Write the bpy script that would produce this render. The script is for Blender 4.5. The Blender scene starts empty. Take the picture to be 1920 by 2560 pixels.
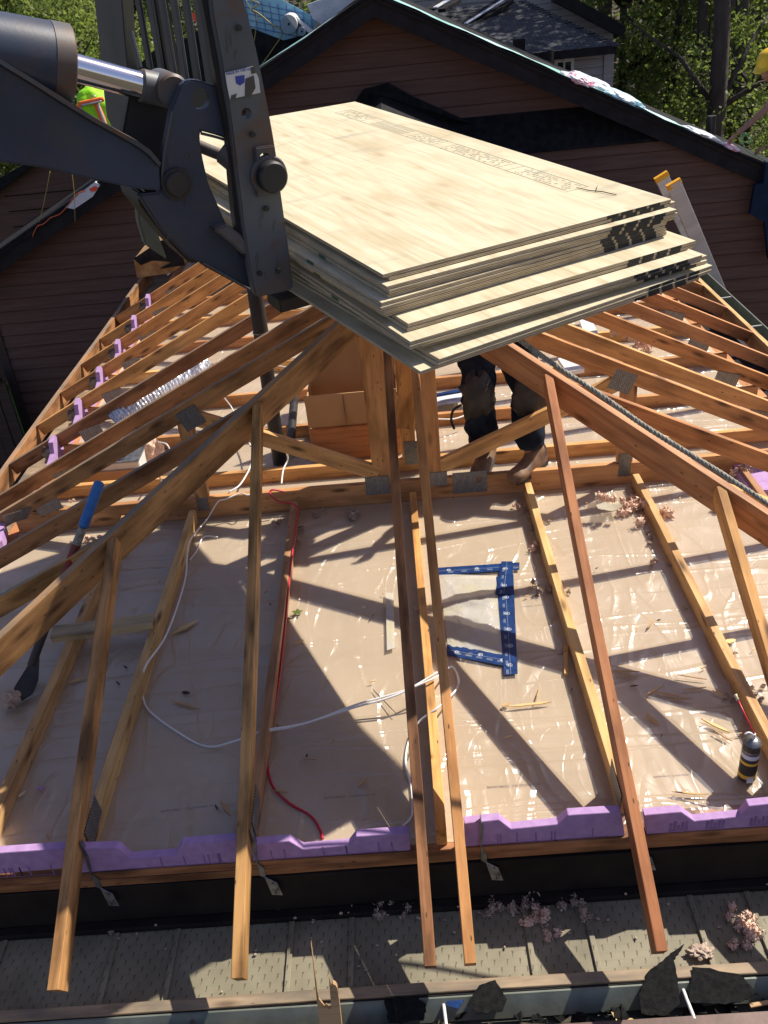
import bpy, bmesh, math, random
from mathutils import Vector, Matrix, Euler, noise
random.seed(7)
S = bpy.context.scene
COL = S.collection
V = Vector
# ------------------------------------------------------------------ camera
CAM = V((0.00286, -2.10048, 2.73022))
RT = V((0.99613999, -0.01354673, -0.08672711)); UP = V((0.0809553, 0.52370792, 0.8480426)); FW = V((-0.03393147, 0.85179018, -0.52278308))
cd = bpy.data.cameras.new('camera'); co = bpy.data.objects.new('camera', cd); COL.objects.link(co)
co.matrix_world = Matrix(((RT.x, UP.x, -FW.x, CAM.x), (RT.y, UP.y, -FW.y, CAM.y), (RT.z, UP.z, -FW.z, CAM.z), (0, 0, 0, 1)))
cd.sensor_fit = 'VERTICAL'; cd.sensor_height = 24; cd.lens = 24*2233.86/2560
cd.clip_start = 0.05; cd.clip_end = 2000
S.camera = co
S.render.resolution_x = 768; S.render.resolution_y = 1024
# ------------------------------------------------------------------ light
SUN = V((0.73, 0.48, 1)).normalized()
w = bpy.data.worlds.new('World'); S.world = w; w.use_nodes = True
nt = w.node_tree; bg = nt.nodes['Background']; sky = nt.nodes.new('ShaderNodeTexSky')
sky.sky_type = 'NISHITA'; sky.sun_disc = False
sky.sun_elevation = math.asin(SUN.z); sky.sun_rotation = math.atan2(SUN.x, SUN.y)
tint = nt.nodes.new('ShaderNodeMix'); tint.data_type = 'RGBA'; tint.blend_type = 'MULTIPLY'; tint.inputs[0].default_value = 1.0
tint.inputs[7].default_value = (1.07, 0.93, 0.99, 1); nt.links.new(sky.outputs[0], tint.inputs[6])
nt.links.new(tint.outputs[2], bg.inputs[0]); bg.inputs[1].default_value = 0.085
sl = bpy.data.lights.new('sun', 'SUN'); sl.energy = 5.0; sl.angle = math.radians(0.53); sl.color = (1, 0.93, 0.82)
so = bpy.data.objects.new('sun', sl); COL.objects.link(so); so.rotation_euler = SUN.to_track_quat('Z', 'Y').to_euler()
S.view_settings.view_transform = 'Standard'; S.view_settings.look = 'None'; S.view_settings.exposure = 0.5; S.view_settings.gamma = 1
# ------------------------------------------------------------------ measuring helper: point of the photo (1659 x 2212 grid) on a real plane
FPX = 2233.86; K = 1920/1659
def ray(u, v):
    return FW + RT*((u*K-960)/FPX) - UP*((v*K-1280)/FPX)
def on(u, v, n, d):
    r = ray(u, v); n = V(n); return CAM + r*((d-n.dot(CAM))/n.dot(r))
def atz(u, v, z=0.0): return on(u, v, (0, 0, 1), z)
def aty(u, v, y): return on(u, v, (0, 1, 0), y)
def atx(u, v, x): return on(u, v, (1, 0, 0), x)
# ------------------------------------------------------------------ materials
MATS = {}
def mk(name, rough=0.6, metal=0.0, spec=0.5):
    m = bpy.data.materials.new(name); m.use_nodes = True
    b = m.node_tree.nodes['Principled BSDF']
    b.inputs['Roughness'].default_value = rough; b.inputs['Metallic'].default_value = metal
    b.inputs['Specular IOR Level'].default_value = spec
    MATS[name] = m
    return m, m.node_tree, b
def nn(t, typ, **kw):
    n = t.nodes.new(typ)
    for k, v in kw.items():
        if k in n.inputs: n.inputs[k].default_value = v
        else: setattr(n, k, v)
    return n
def ramp(t, fac, stops):
    r = t.nodes.new('ShaderNodeValToRGB'); e = r.color_ramp.elements
    e[0].position, e[0].color = stops[0][0], (*stops[0][1], 1)
    e[1].position, e[1].color = stops[-1][0], (*stops[-1][1], 1)
    for p, c in stops[1:-1]:
        k = e.new(p); k.color = (*c, 1)
    t.links.new(fac, r.inputs[0]); return r
def coords(t, kind='Object', scale=(1, 1, 1), loc=None):
    c = t.nodes.new('ShaderNodeTexCoord'); mp = t.nodes.new('ShaderNodeMapping'); mp.inputs['Scale'].default_value = scale
    t.links.new(c.outputs[kind], mp.inputs[0])
    if loc is not None:
        oi = t.nodes.new('ShaderNodeObjectInfo'); vm = nn(t, 'ShaderNodeVectorMath', operation='SCALE'); cx = t.nodes.new('ShaderNodeCombineXYZ')
        t.links.new(oi.outputs['Random'], cx.inputs[0]); t.links.new(oi.outputs['Random'], cx.inputs[1]); t.links.new(oi.outputs['Random'], cx.inputs[2])
        t.links.new(cx.outputs[0], vm.inputs[0]); vm.inputs['Scale'].default_value = loc; t.links.new(vm.outputs[0], mp.inputs['Location'])
    return mp
def mixc(t, a, b, fac, blend='MIX'):
    m = t.nodes.new('ShaderNodeMix'); m.data_type = 'RGBA'; m.blend_type = blend
    for s, x in ((6, a), (7, b), (0, fac)):
        if isinstance(x, (int, float)): m.inputs[s].default_value = x
        elif isinstance(x, tuple): m.inputs[s].default_value = (*x, 1)
        else: t.links.new(x, m.inputs[s])
    return m.outputs[2]
def bumpn(t, b, h, strength=0.3, dist=0.01, slot='Normal'):
    n = nn(t, 'ShaderNodeBump'); n.inputs['Strength'].default_value = strength; n.inputs['Distance'].default_value = dist
    t.links.new(h, n.inputs['Height']); t.links.new(n.outputs[0], b.inputs[slot]); return n
def math_(t, op, a, b=0.0):
    m = nn(t, 'ShaderNodeMath', operation=op)
    for i, x in enumerate((a, b)):
        if isinstance(x, (int, float)): m.inputs[i].default_value = x
        else: t.links.new(x, m.inputs[i])
    return m.outputs[0]
def simple(name, c1, c2=None, scale=8, rough=0.6, metal=0.0, bump=0.2, detail=5, stretch=(1, 1, 1), spec=0.5, lo=0.35, hi=0.65, bdist=0.004):
    m, t, b = mk(name, rough, metal, spec)
    mp = coords(t, 'Object', stretch, 7.0)
    n = nn(t, 'ShaderNodeTexNoise', Scale=scale, Detail=detail); t.links.new(mp.outputs[0], n.inputs[0])
    r = ramp(t, n.outputs[0], [(lo, c1), (hi, c2 or c1)]); t.links.new(r.outputs[0], b.inputs['Base Color'])
    if bump:
        n2 = nn(t, 'ShaderNodeTexNoise', Scale=scale*4, Detail=4); t.links.new(mp.outputs[0], n2.inputs[0]); bumpn(t, b, n2.outputs[0], bump, bdist)
    return m
def wood(name, light, dark, knot=(0.10, 0.045, 0.02), topgrey=0.0, hue=0.15, dirt=0.5):
    m, t, b = mk(name, 0.62, 0, 0.3)
    mp = coords(t, 'Object', (1.3, 26, 26), 9.0)
    n = nn(t, 'ShaderNodeTexNoise', Scale=1.6, Detail=7, Roughness=0.62, Distortion=0.6); t.links.new(mp.outputs[0], n.inputs[0])
    base = ramp(t, n.outputs[0], [(0.30, dark), (0.52, light), (0.75, tuple(min(1, c*1.12) for c in light))]).outputs[0]
    # large blotches
    m2 = coords(t, 'Object', (2.2, 7, 7), 5.0)
    n2 = nn(t, 'ShaderNodeTexNoise', Scale=1.5, Detail=4); t.links.new(m2.outputs[0], n2.inputs[0])
    f2 = ramp(t, n2.outputs[0], [(0.42, (0, 0, 0)), (0.66, (1, 1, 1))])
    base = mixc(t, base, tuple(c*0.35 for c in dark), math_(t, 'MULTIPLY', f2.outputs[0], dirt))
    # per board tone
    oi = t.nodes.new('ShaderNodeObjectInfo'); hs = t.nodes.new('ShaderNodeHueSaturation')
    hs.inputs['Value'].default_value = 1
    t.links.new(math_(t, 'ADD', math_(t, 'MULTIPLY', oi.outputs['Random'], 0.52), 0.72), hs.inputs['Value'])
    t.links.new(math_(t, 'ADD', math_(t, 'MULTIPLY', oi.outputs['Random'], 0.026), 0.486), hs.inputs['Hue'])
    t.links.new(base, hs.inputs['Color']); base = hs.outputs[0]
    # knots
    m3 = coords(t, 'Object', (3.4, 13, 13), 3.0)
    vo = nn(t, 'ShaderNodeTexVoronoi', Scale=1.0); t.links.new(m3.outputs[0], vo.inputs[0])
    kr = ramp(t, vo.outputs['Distance'], [(0.07, (1, 1, 1)), (0.24, (0, 0, 0))])
    base = mixc(t, base, knot, math_(t, 'MULTIPLY', kr.outputs[0], 0.92))
    # small nail holes
    m4 = coords(t, 'Object', (9, 30, 30), 13.0)
    v4 = nn(t, 'ShaderNodeTexVoronoi', Scale=1.0); t.links.new(m4.outputs[0], v4.inputs[0])
    k4 = ramp(t, v4.outputs['Distance'], [(0.07, (1, 1, 1)), (0.11, (0, 0, 0))])
    base = mixc(t, base, (0.03, 0.018, 0.012), math_(t, 'MULTIPLY', k4.outputs[0], 0.8))
    if topgrey > 0:
        tc = t.nodes.new('ShaderNodeTexCoord'); sp = t.nodes.new('ShaderNodeSeparateXYZ'); t.links.new(tc.outputs['Normal'], sp.inputs[0])
        g = ramp(t, sp.outputs[2], [(0.7, (0, 0, 0)), (0.9, (1, 1, 1))])
        f = math_(t, 'MULTIPLY', g.outputs[0], math_(t, 'MULTIPLY', ramp(t, n2.outputs[0], [(0.3, (0.5,)*3), (0.6, (1, 1, 1))]).outputs[0], topgrey))
        base = mixc(t, base, (0.22, 0.20, 0.16), f)
    t.links.new(base, b.inputs['Base Color'])
    bumpn(t, b, n.outputs[0], 0.25, 0.003)
    return m
wood('wood_truss', (0.62, 0.325, 0.125), (0.44, 0.20, 0.07))
wood('wood_orange', (0.62, 0.30, 0.105), (0.43, 0.175, 0.055), dirt=0.6)
wood('wood_aged', (0.46, 0.235, 0.09), (0.29, 0.13, 0.048), topgrey=0.6, dirt=0.8)
wood('wood_pale', (0.56, 0.33, 0.145), (0.42, 0.225, 0.09), dirt=0.5)
wood('wood_grey', (0.42, 0.30, 0.17), (0.22, 0.15, 0.09), topgrey=0.4, dirt=0.9)
wood('wood_brown', (0.44, 0.215, 0.085), (0.25, 0.11, 0.04), dirt=0.9)
wood('wood_tail', (0.50, 0.25, 0.10), (0.30, 0.13, 0.05), dirt=0.9)
wood('splinter', (0.60, 0.40, 0.19), (0.40, 0.25, 0.11), dirt=0.3)
simple('osb', (0.40, 0.25, 0.11), (0.26, 0.14, 0.05), 14, 0.8)
simple('steel_dark', (0.045, 0.052, 0.062), (0.075, 0.082, 0.09), 3.0, 0.48, 0.0, 0.15, 7, lo=0.4, hi=0.62)
def rusty(name, c, r, amt, rough=0.5, scale=4):
    m, t, b = mk(name, rough, 0.0, 0.5); mp = coords(t, 'Object', (1, 1, 1), 3.0)
    n = nn(t, 'ShaderNodeTexNoise', Scale=scale, Detail=8, Roughness=0.7); t.links.new(mp.outputs[0], n.inputs[0])
    f = ramp(t, n.outputs[0], [(0.47, (0, 0, 0)), (0.60, (1, 1, 1))])
    n3 = nn(t, 'ShaderNodeTexNoise', Scale=1.6, Detail=3); t.links.new(mp.outputs[0], n3.inputs[0])
    cc = ramp(t, n3.outputs[0], [(0.35, tuple(x*0.7 for x in c)), (0.65, tuple(x*1.35 for x in c))])
    t.links.new(mixc(t, cc.outputs[0], r, math_(t, 'MULTIPLY', f.outputs[0], amt)), b.inputs['Base Color'])
    n2 = nn(t, 'ShaderNodeTexNoise', Scale=90, Detail=3); t.links.new(mp.outputs[0], n2.inputs[0]); bumpn(t, b, n2.outputs[0], 0.12, 0.002)
    return m
rusty('steel_fork', (0.082, 0.090, 0.098), (0.13, 0.065, 0.032), 0.75)
rusty('steel_boom', (0.033, 0.047, 0.078), (0.09, 0.06, 0.045), 0.3, 0.42)
rusty('steel_black', (0.02, 0.021, 0.024), (0.06, 0.035, 0.02), 0.4, 0.5)
simple('scratch', (0.16, 0.15, 0.14), (0.12, 0.07, 0.045), 30, 0.5, 0.3, 0)
simple('chrome', (0.75, 0.76, 0.8), None, 5, 0.09, 1.0, 0)
simple('galvanised', (0.30, 0.31, 0.32), (0.16, 0.165, 0.17), 30, 0.42, 0.8, 0.2, 4)
def plate_mat():
    m, t, b = mk('nail_plate', 0.45, 0.7); mp0 = coords(t, 'Object', (1, 1, 1)); sx_ = t.nodes.new('ShaderNodeSeparateXYZ'); mp = t.nodes.new('ShaderNodeCombineXYZ'); t.links.new(mp0.outputs[0], sx_.inputs[0])
    t.links.new(math_(t, 'MULTIPLY', sx_.outputs[2], 60.0), mp.inputs[0]); t.links.new(math_(t, 'MULTIPLY', sx_.outputs[0], 75.0), mp.inputs[1])
    c = nn(t, 'ShaderNodeTexBrick', Scale=1.0); c.inputs['Color1'].default_value = (0.34, 0.34, 0.33, 1); c.inputs['Color2'].default_value = (0.25, 0.25, 0.25, 1)
    c.inputs['Mortar'].default_value = (0.035, 0.03, 0.028, 1); c.inputs['Mortar Size'].default_value = 0.07; c.inputs['Brick Width'].default_value = 1.0; c.inputs['Row Height'].default_value = 0.5
    t.links.new(mp.outputs[0], c.inputs[0]); t.links.new(c.outputs[0], b.inputs['Base Color']); bumpn(t, b, c.outputs[1], -0.5, 0.002)
plate_mat()
simple('abs_black', (0.012, 0.012, 0.014), (0.03, 0.028, 0.027), 9, 0.45, 0, 0.1)
simple('foam_purple', (0.37, 0.22, 0.43), (0.44, 0.28, 0.51), 30, 0.85, 0, 0.25, bdist=0.002)
simple('foam_print', (0.20, 0.11, 0.27), (0.30, 0.17, 0.38), 40, 0.85, 0, 0)
simple('drywall', (0.45, 0.345, 0.225), (0.51, 0.395, 0.262), 2.2, 0.9, 0, 0.05)
simple('felt_black', (0.010, 0.010, 0.012), (0.022, 0.022, 0.024), 12, 0.85, 0, 0.3, spec=0.15)
simple('felt_torn', (0.004, 0.004, 0.004), (0.012, 0.012, 0.012), 60, 0.9, 0, 0.5, spec=0.2)
simple('fascia_black', (0.012, 0.011, 0.013), (0.022, 0.020, 0.023), 6, 0.7, 0, 0.15, spec=0.2)
simple('black_band', (0.012, 0.009, 0.008), (0.022, 0.017, 0.014), 7, 0.7, 0, 0.2, spec=0.2)
def siding(name, c):
    m, t, b = mk(name, 0.7, 0, 0.3); mp = coords(t, 'Object', (0.6, 9, 9))
    n = nn(t, 'ShaderNodeTexNoise', Scale=3, Detail=6); t.links.new(mp.outputs[0], n.inputs[0])
    r = ramp(t, n.outputs[0], [(0.3, tuple(x*0.8 for x in c)), (0.7, tuple(x*1.15 for x in c))]); t.links.new(r.outputs[0], b.inputs['Base Color']); bumpn(t, b, n.outputs[0], 0.35, 0.004)
siding('siding_brown', (0.15, 0.082, 0.064)); simple('lap_shadow_brown', (0.055, 0.032, 0.026), None, 9, 0.9, 0, 0, spec=0.1); siding('siding_grey', (0.34, 0.33, 0.33)); siding('trim_brown', (0.075, 0.05, 0.042))  # the darker flat brown colours the painted shade lines under the laps
def shingle(name, c, sc):
    m, t, b = mk(name, 0.9, 0, 0.2); mp = coords(t, 'Object', (sc, sc, sc))
    k = nn(t, 'ShaderNodeTexBrick', Scale=1.0); k.inputs['Color1'].default_value = (*c, 1); k.inputs['Color2'].default_value = (*[x*1.6 for x in c], 1)
    k.inputs['Mortar'].default_value = (c[0]*0.25, c[1]*0.25, c[2]*0.25, 1); k.inputs['Mortar Size'].default_value = 0.04; k.inputs['Brick Width'].default_value = 1.0; k.inputs['Row Height'].default_value = 0.5
    t.links.new(mp.outputs[0], k.inputs[0]); n = nn(t, 'ShaderNodeTexNoise', Scale=120); t.links.new(mp.outputs[0], n.inputs[0])
    t.links.new(mixc(t, k.outputs[0], n.outputs[0], 0.15, 'OVERLAY'), b.inputs['Base Color']); bumpn(t, b, k.outputs[1], -0.4, 0.01)
shingle('shingle_dark', (0.055, 0.058, 0.066), 7.0)
simple('membrane_blue', (0.20, 0.52, 0.70), (0.35, 0.68, 0.82), 5, 0.35, 0, 0.3)
simple('membrane_teal', (0.22, 0.50, 0.44), (0.55, 0.78, 0.82), 2.5, 0.4, 0, 0.3, stretch=(1, 0.3, 1))
simple('pink_print', (0.75, 0.70, 0.75), (0.75, 0.16, 0.28), 16, 0.4, 0, 0.3, lo=.42, hi=.58)
simple('membrane_pale', (0.42, 0.66, 0.78), (0.6, 0.78, 0.86), 7, 0.35, 0, 0.4)
simple('film_white', (0.75, 0.77, 0.80), (0.55, 0.60, 0.68), 9, 0.3, 0, 0.6, bdist=0.01)
simple('white_plastic', (0.72, 0.72, 0.70), (0.62, 0.62, 0.60), 9, 0.35, 0, 0)
simple('roll_grey', (0.22, 0.32, 0.38), None, 9, 0.6, 0, 0.1)
simple('cable_white', (0.78, 0.77, 0.74), None, 9, 0.4, 0, 0)
simple('cable_red', (0.50, 0.015, 0.04), None, 9, 0.4, 0, 0)
simple('cable_orange', (0.6, 0.12, 0.04), None, 9, 0.4, 0, 0)
simple('cable_yellow', (0.35, 0.26, 0.06), None, 9, 0.5, 0, 0)
simple('cable_green', (0.25, 0.55, 0.22), None, 9, 0.4, 0, 0)
simple('tape_blue', (0.007, 0.026, 0.10), (0.012, 0.045, 0.16), 25, 0.28, 0, 0.5, bdist=0.003)
simple('print_white', (0.62, 0.68, 0.76), None, 9, 0.5, 0, 0)
simple('print_blue', (0.04, 0.06, 0.35), None, 9, 0.5, 0, 0)
simple('ink_black', (0.012, 0.012, 0.012), (0.03, 0.03, 0.03), 50, 0.7, 0, 0)
simple('ink_stamp', (0.27, 0.255, 0.20), (0.40, 0.37, 0.28), 60, 0.8, 0, 0)
simple('ink_faint', (0.12, 0.08, 0.06), (0.2, 0.14, 0.10), 90, 0.8, 0, 0)
simple('ink_green', (0.03, 0.12, 0.055), (0.15, 0.12, 0.04), 25, 0.8, 0, 0, lo=0.45, hi=0.6)
simple('insulation_pink', (0.78, 0.50, 0.37), (0.90, 0.68, 0.54), 40, 0.95, 0, 0.8, bdist=0.01, spec=0.1)
simple('insulation_dusty', (0.38, 0.29, 0.23), (0.62, 0.48, 0.38), 40, 0.95, 0, 0.8, bdist=0.01, spec=0.1)
simple('foam_cream', (0.72, 0.66, 0.45), (0.60, 0.52, 0.33), 20, 0.7, 0, 0.5)
simple('rope_grey', (0.42, 0.39, 0.32), (0.20, 0.18, 0.14), 60, 0.9, 0, 0.6, bdist=0.004)
simple('denim', (0.009, 0.012, 0.019), (0.024, 0.032, 0.046), 11, 0.9, 0, 0.5, spec=0.1)
simple('cloth_dark', (0.012, 0.015, 0.022), (0.025, 0.028, 0.036), 14, 0.9, 0, 0.4, spec=0.1)
simple('navy', (0.008, 0.018, 0.045), (0.014, 0.03, 0.065), 6, 0.8, 0, 0.3, spec=0.2)
simple('leather', (0.27, 0.15, 0.075), (0.12, 0.065, 0.035), 16, 0.6, 0, 0.4)
simple('leather_black', (0.015, 0.014, 0.013), (0.05, 0.04, 0.03), 12, 0.6, 0, 0.5)
simple('hi_vis', (0.35, 0.85, 0.01), (0.28, 0.72, 0.01), 9, 0.7, 0, 0.3)
simple('hi_vis_orange', (0.9, 0.17, 0.03), None, 9, 0.7, 0, 0)
simple('reflective', (0.5, 0.5, 0.52), None, 9, 0.35, 0.3, 0)
simple('helmet_yellow', (0.80, 0.52, 0.02), (0.72, 0.45, 0.02), 7, 0.35, 0, 0)
simple('skin', (0.30, 0.155, 0.10), (0.36, 0.19, 0.13), 9, 0.55, 0, 0.1)
simple('hair', (0.02, 0.012, 0.008), None, 9, 0.8, 0, 0)
simple('alu', (0.66, 0.65, 0.62), (0.55, 0.54, 0.51), 12, 0.45, 0.25, 0.1, stretch=(1, 1, 0.2))
simple('alu_paint', (0.12, 0.135, 0.11), (0.17, 0.185, 0.155), 12, 0.45, 0.2, 0.15)
simple('orange_cap', (0.85, 0.42, 0.02), None, 9, 0.5, 0, 0)
simple('orange_sheet', (0.85, 0.09, 0.03), None, 9, 0.6, 0, 0.2)
simple('blue_handle', (0.02, 0.12, 0.38), (0.03, 0.17, 0.46), 30, 0.5, 0, 0.3)
simple('red_handle', (0.30, 0.02, 0.015), (0.12, 0.04, 0.03), 12, 0.55, 0, 0.3)
simple('cardboard', (0.44, 0.26, 0.125), (0.50, 0.30, 0.15), 5, 0.85, 0, 0.1)
simple('can_black', (0.03, 0.03, 0.032), (0.06, 0.055, 0.04), 10, 0.35, 0, 0)
simple('can_yellow', (0.75, 0.52, 0.05), None, 10, 0.4, 0, 0)
simple('bark', (0.045, 0.035, 0.028), (0.10, 0.08, 0.062), 8, 0.95, 0, 0.8, stretch=(1, 1, 0.25), bdist=0.03)
simple('brown_metal', (0.085, 0.05, 0.04), (0.11, 0.065, 0.052), 9, 0.45, 0.2, 0.1)
simple('dirt', (0.03, 0.024, 0.018), (0.10, 0.08, 0.05), 25, 0.95, 0, 0.8, bdist=0.01)
simple('lawn_green', (0.07, 0.14, 0.02), (0.13, 0.22, 0.04), 6, 0.95, 0, 1.0, bdist=.05)
simple('bin_green', (0.10, 0.14, 0.10), (0.13, 0.17, 0.12), 9, 0.6, 0, 0)
def glassy():
    m, t, b = mk('window_glass', 0.05, 0, 0.8); b.inputs['Base Color'].default_value = (0.02, 0.035, 0.025, 1)
glassy()
def foil():
    m, t, b = mk('foil', 0.28, 0.7); b.inputs['Base Color'].default_value = (0.75, 0.8, 0.9, 1)
    mp = coords(t, 'Object', (30, 8, 8)); v = nn(t, 'ShaderNodeTexVoronoi', Scale=3.0); t.links.new(mp.outputs[0], v.inputs[0]); bumpn(t, b, v.outputs['Distance'], 0.8, 0.02)
foil()
def grass():
    m, t, b = mk('grass_ground', 0.95, 0, 0.1); mp = coords(t, 'Object')
    n = nn(t, 'ShaderNodeTexNoise', Scale=0.35, Detail=9, Roughness=0.7); t.links.new(mp.outputs[0], n.inputs[0])
    r = ramp(t, n.outputs[0], [(0.3, (0.05, 0.042, 0.03)), (0.52, (0.085, 0.072, 0.05)), (0.75, (0.07, 0.085, 0.035))]); t.links.new(r.outputs[0], b.inputs['Base Color'])
    n2 = nn(t, 'ShaderNodeTexNoise', Scale=9, Detail=6); t.links.new(mp.outputs[0], n2.inputs[0]); bumpn(t, b, n2.outputs[0], 1, 0.1)
grass()
def leafm(name, a, c):
    m, t, b = mk(name, 0.55, 0, 0.3); mp = coords(t, 'Object')
    n = nn(t, 'ShaderNodeTexNoise', Scale=1.1, Detail=3); t.links.new(mp.outputs[0], n.inputs[0])
    g = t.nodes.new('ShaderNodeNewGeometry')
    f = math_(t, 'ADD', math_(t, 'MULTIPLY', n.outputs[0], 0.6), math_(t, 'MULTIPLY', g.outputs['Random Per Island'], 0.4))
    r = ramp(t, f, [(0.3, a), (0.7, c)]); t.links.new(r.outputs[0], b.inputs['Base Color'])
    tr = nn(t, 'ShaderNodeBsdfTranslucent'); t.links.new(mixc(t, r.outputs[0], (0.30, 0.45, 0.06), 0.35), tr.inputs[0])
    mx = t.nodes.new('ShaderNodeMixShader'); mx.inputs[0].default_value = 0.45
    t.links.new(b.outputs[0], mx.inputs[1]); t.links.new(tr.outputs[0], mx.inputs[2]); t.links.new(mx.outputs[0], t.nodes['Material Output'].inputs[0])
leafm('leaf_fresh', (0.11, 0.14, 0.04), (0.27, 0.33, 0.09)); leafm('leaf_dull', (0.07, 0.09, 0.038), (0.16, 0.195, 0.07))
def plyface():
    m, t, b = mk('ply_face', 0.7, 0, 0.25)
    mp = coords(t, 'Object', (9, 0.9, 1), 6.0)
    n = nn(t, 'ShaderNodeTexNoise', Scale=2.2, Detail=7, Distortion=1.4); t.links.new(mp.outputs[0], n.inputs[0])
    c = ramp(t, n.outputs[0], [(0.28, (0.47, 0.405, 0.26)), (0.5, (0.57, 0.51, 0.35)), (0.75, (0.63, 0.575, 0.42))]).outputs[0]
    m2 = coords(t, 'Object', (3.2, 1.6, 1), 4.0); n2 = nn(t, 'ShaderNodeTexNoise', Scale=1.6, Detail=5); t.links.new(m2.outputs[0], n2.inputs[0])
    f = ramp(t, n2.outputs[0], [(0.50, (0, 0, 0)), (0.70, (1, 1, 1))]); c = mixc(t, c, (0.44, 0.35, 0.21), math_(t, 'MULTIPLY', f.outputs[0], 0.55))
    m6 = coords(t, 'Object', (1.4, 3.4, 1), 11.0); n6 = nn(t, 'ShaderNodeTexNoise', Scale=1.8, Detail=6, Distortion=.6); t.links.new(m6.outputs[0], n6.inputs[0])
    f6 = ramp(t, n6.outputs[0], [(0.60, (0, 0, 0)), (0.74, (1, 1, 1))]); c = mixc(t, c, (0.26, 0.24, 0.19), math_(t, 'MULTIPLY', f6.outputs[0], 0.55))
    m7 = coords(t, 'Object', (60, 3.2, 1), 2.0); n7 = nn(t, 'ShaderNodeTexNoise', Scale=1.0, Detail=4); t.links.new(m7.outputs[0], n7.inputs[0])
    f7 = ramp(t, n7.outputs[0], [(0.56, (0, 0, 0)), (0.72, (1, 1, 1))]); c = mixc(t, c, (0.38, 0.30, 0.18), math_(t, 'MULTIPLY', f7.outputs[0], 0.5))
    m3 = coords(t, 'Object', (7, 3.2, 0.01), 8.0); v = nn(t, 'ShaderNodeTexVoronoi', Scale=1.0); t.links.new(m3.outputs[0], v.inputs[0])
    k = ramp(t, v.outputs['Distance'], [(0.06, (1, 1, 1)), (0.20, (0, 0, 0))]); c = mixc(t, c, (0.36, 0.25, 0.14), math_(t, 'MULTIPLY', k.outputs[0], 0.5))
    # plies show on the edges
    tc = t.nodes.new('ShaderNodeTexCoord'); sp = t.nodes.new('ShaderNodeSeparateXYZ'); t.links.new(tc.outputs['Object'], sp.inputs[0])
    nz = t.nodes.new('ShaderNodeSeparateXYZ'); t.links.new(tc.outputs['Normal'], nz.inputs[0])
    s = math_(t, 'SINE', math_(t, 'MULTIPLY', sp.outputs[2], 1250.0))
    m5 = coords(t, 'Object', (14, 14, 300), 3.0); n5 = nn(t, 'ShaderNodeTexNoise', Scale=1.0, Detail=6); t.links.new(m5.outputs[0], n5.inputs[0])
    e = ramp(t, math_(t, 'ADD', math_(t, 'MULTIPLY', s, 0.30), n5.outputs[0]), [(0.25, (0.22, 0.14, 0.075)), (0.5, (0.46, 0.37, 0.24)), (0.8, (0.66, 0.58, 0.43))])
    side = ramp(t, math_(t, 'ABSOLUTE', nz.outputs[2]), [(0.5, (1, 1, 1)), (0.8, (0, 0, 0))])
    t.links.new(mixc(t, c, e.outputs[0], side.outputs[0]), b.inputs['Base Color']); bumpn(t, b, n.outputs[0], 0.2, 0.002)
plyface()
def filmm():
    m, t, b = mk('clear_film', 0.12, 0, 0.5)
    def nz(scale, sx, sy, dist, det=2):
        mp = coords(t, 'Object', (sx, sy, 1)); n = nn(t, 'ShaderNodeTexNoise', Scale=scale, Detail=det, Distortion=dist); t.links.new(mp.outputs[0], n.inputs[0]); return n.outputs[0]
    a_ = nz(4.2, 1.0, .33, 1.2, 1); c_ = nz(2.4, .25, 2.6, .8, 1); d_ = nz(11, 1, .4, 1.4, 0)
    def ridge(x, w_):  # thin raised creases
        return ramp(t, math_(t, 'ABSOLUTE', math_(t, 'SUBTRACT', x, 0.5)), [(0.0, (1, 1, 1)), (w_, (0, 0, 0))]).outputs[0]
    hs = math_(t, 'ADD', math_(t, 'MULTIPLY', ridge(a_, .07), .30), math_(t, 'ADD', math_(t, 'MULTIPLY', ridge(c_, .035), .22), math_(t, 'ADD', math_(t, 'MULTIPLY', ridge(d_, .07), .05), math_(t, 'MULTIPLY', a_, .5))))
    bp = nn(t, 'ShaderNodeBump'); bp.inputs['Strength'].default_value = 1.0; bp.inputs['Distance'].default_value = 0.018; t.links.new(hs, bp.inputs['Height'])
    gl = nn(t, 'ShaderNodeBsdfGlossy', Roughness=0.30); gl.inputs['Color'].default_value = (1, 1, 1, 1); t.links.new(bp.outputs[0], gl.inputs['Normal'])
    tr = nn(t, 'ShaderNodeBsdfTransparent'); tr.inputs[0].default_value = (0.96, 0.96, 0.96, 1)
    df = nn(t, 'ShaderNodeBsdfDiffuse'); df.inputs[0].default_value = (0.8, 0.8, 0.82, 1)
    ge = nn(t, 'ShaderNodeNewGeometry'); dp = nn(t, 'ShaderNodeVectorMath', operation='DOT_PRODUCT'); t.links.new(ge.outputs['Normal'], dp.inputs[0]); t.links.new(ge.outputs['Incoming'], dp.inputs[1])
    frv = math_(t, 'ADD', 0.10, math_(t, 'MULTIPLY', 0.9, math_(t, 'POWER', math_(t, 'SUBTRACT', 1.0, math_(t, 'ABSOLUTE', dp.outputs['Value'])), 5.0)))
    m1 = t.nodes.new('ShaderNodeMixShader'); m1.inputs[0].default_value = 0.05; t.links.new(tr.outputs[0], m1.inputs[1]); t.links.new(df.outputs[0], m1.inputs[2])
    m2 = t.nodes.new('ShaderNodeMixShader'); t.links.new(frv, m2.inputs[0]); t.links.new(m1.outputs[0], m2.inputs[1]); t.links.new(gl.outputs[0], m2.inputs[2])
    t.links.new(m2.outputs[0], t.nodes['Material Output'].inputs[0])
filmm()
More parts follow.
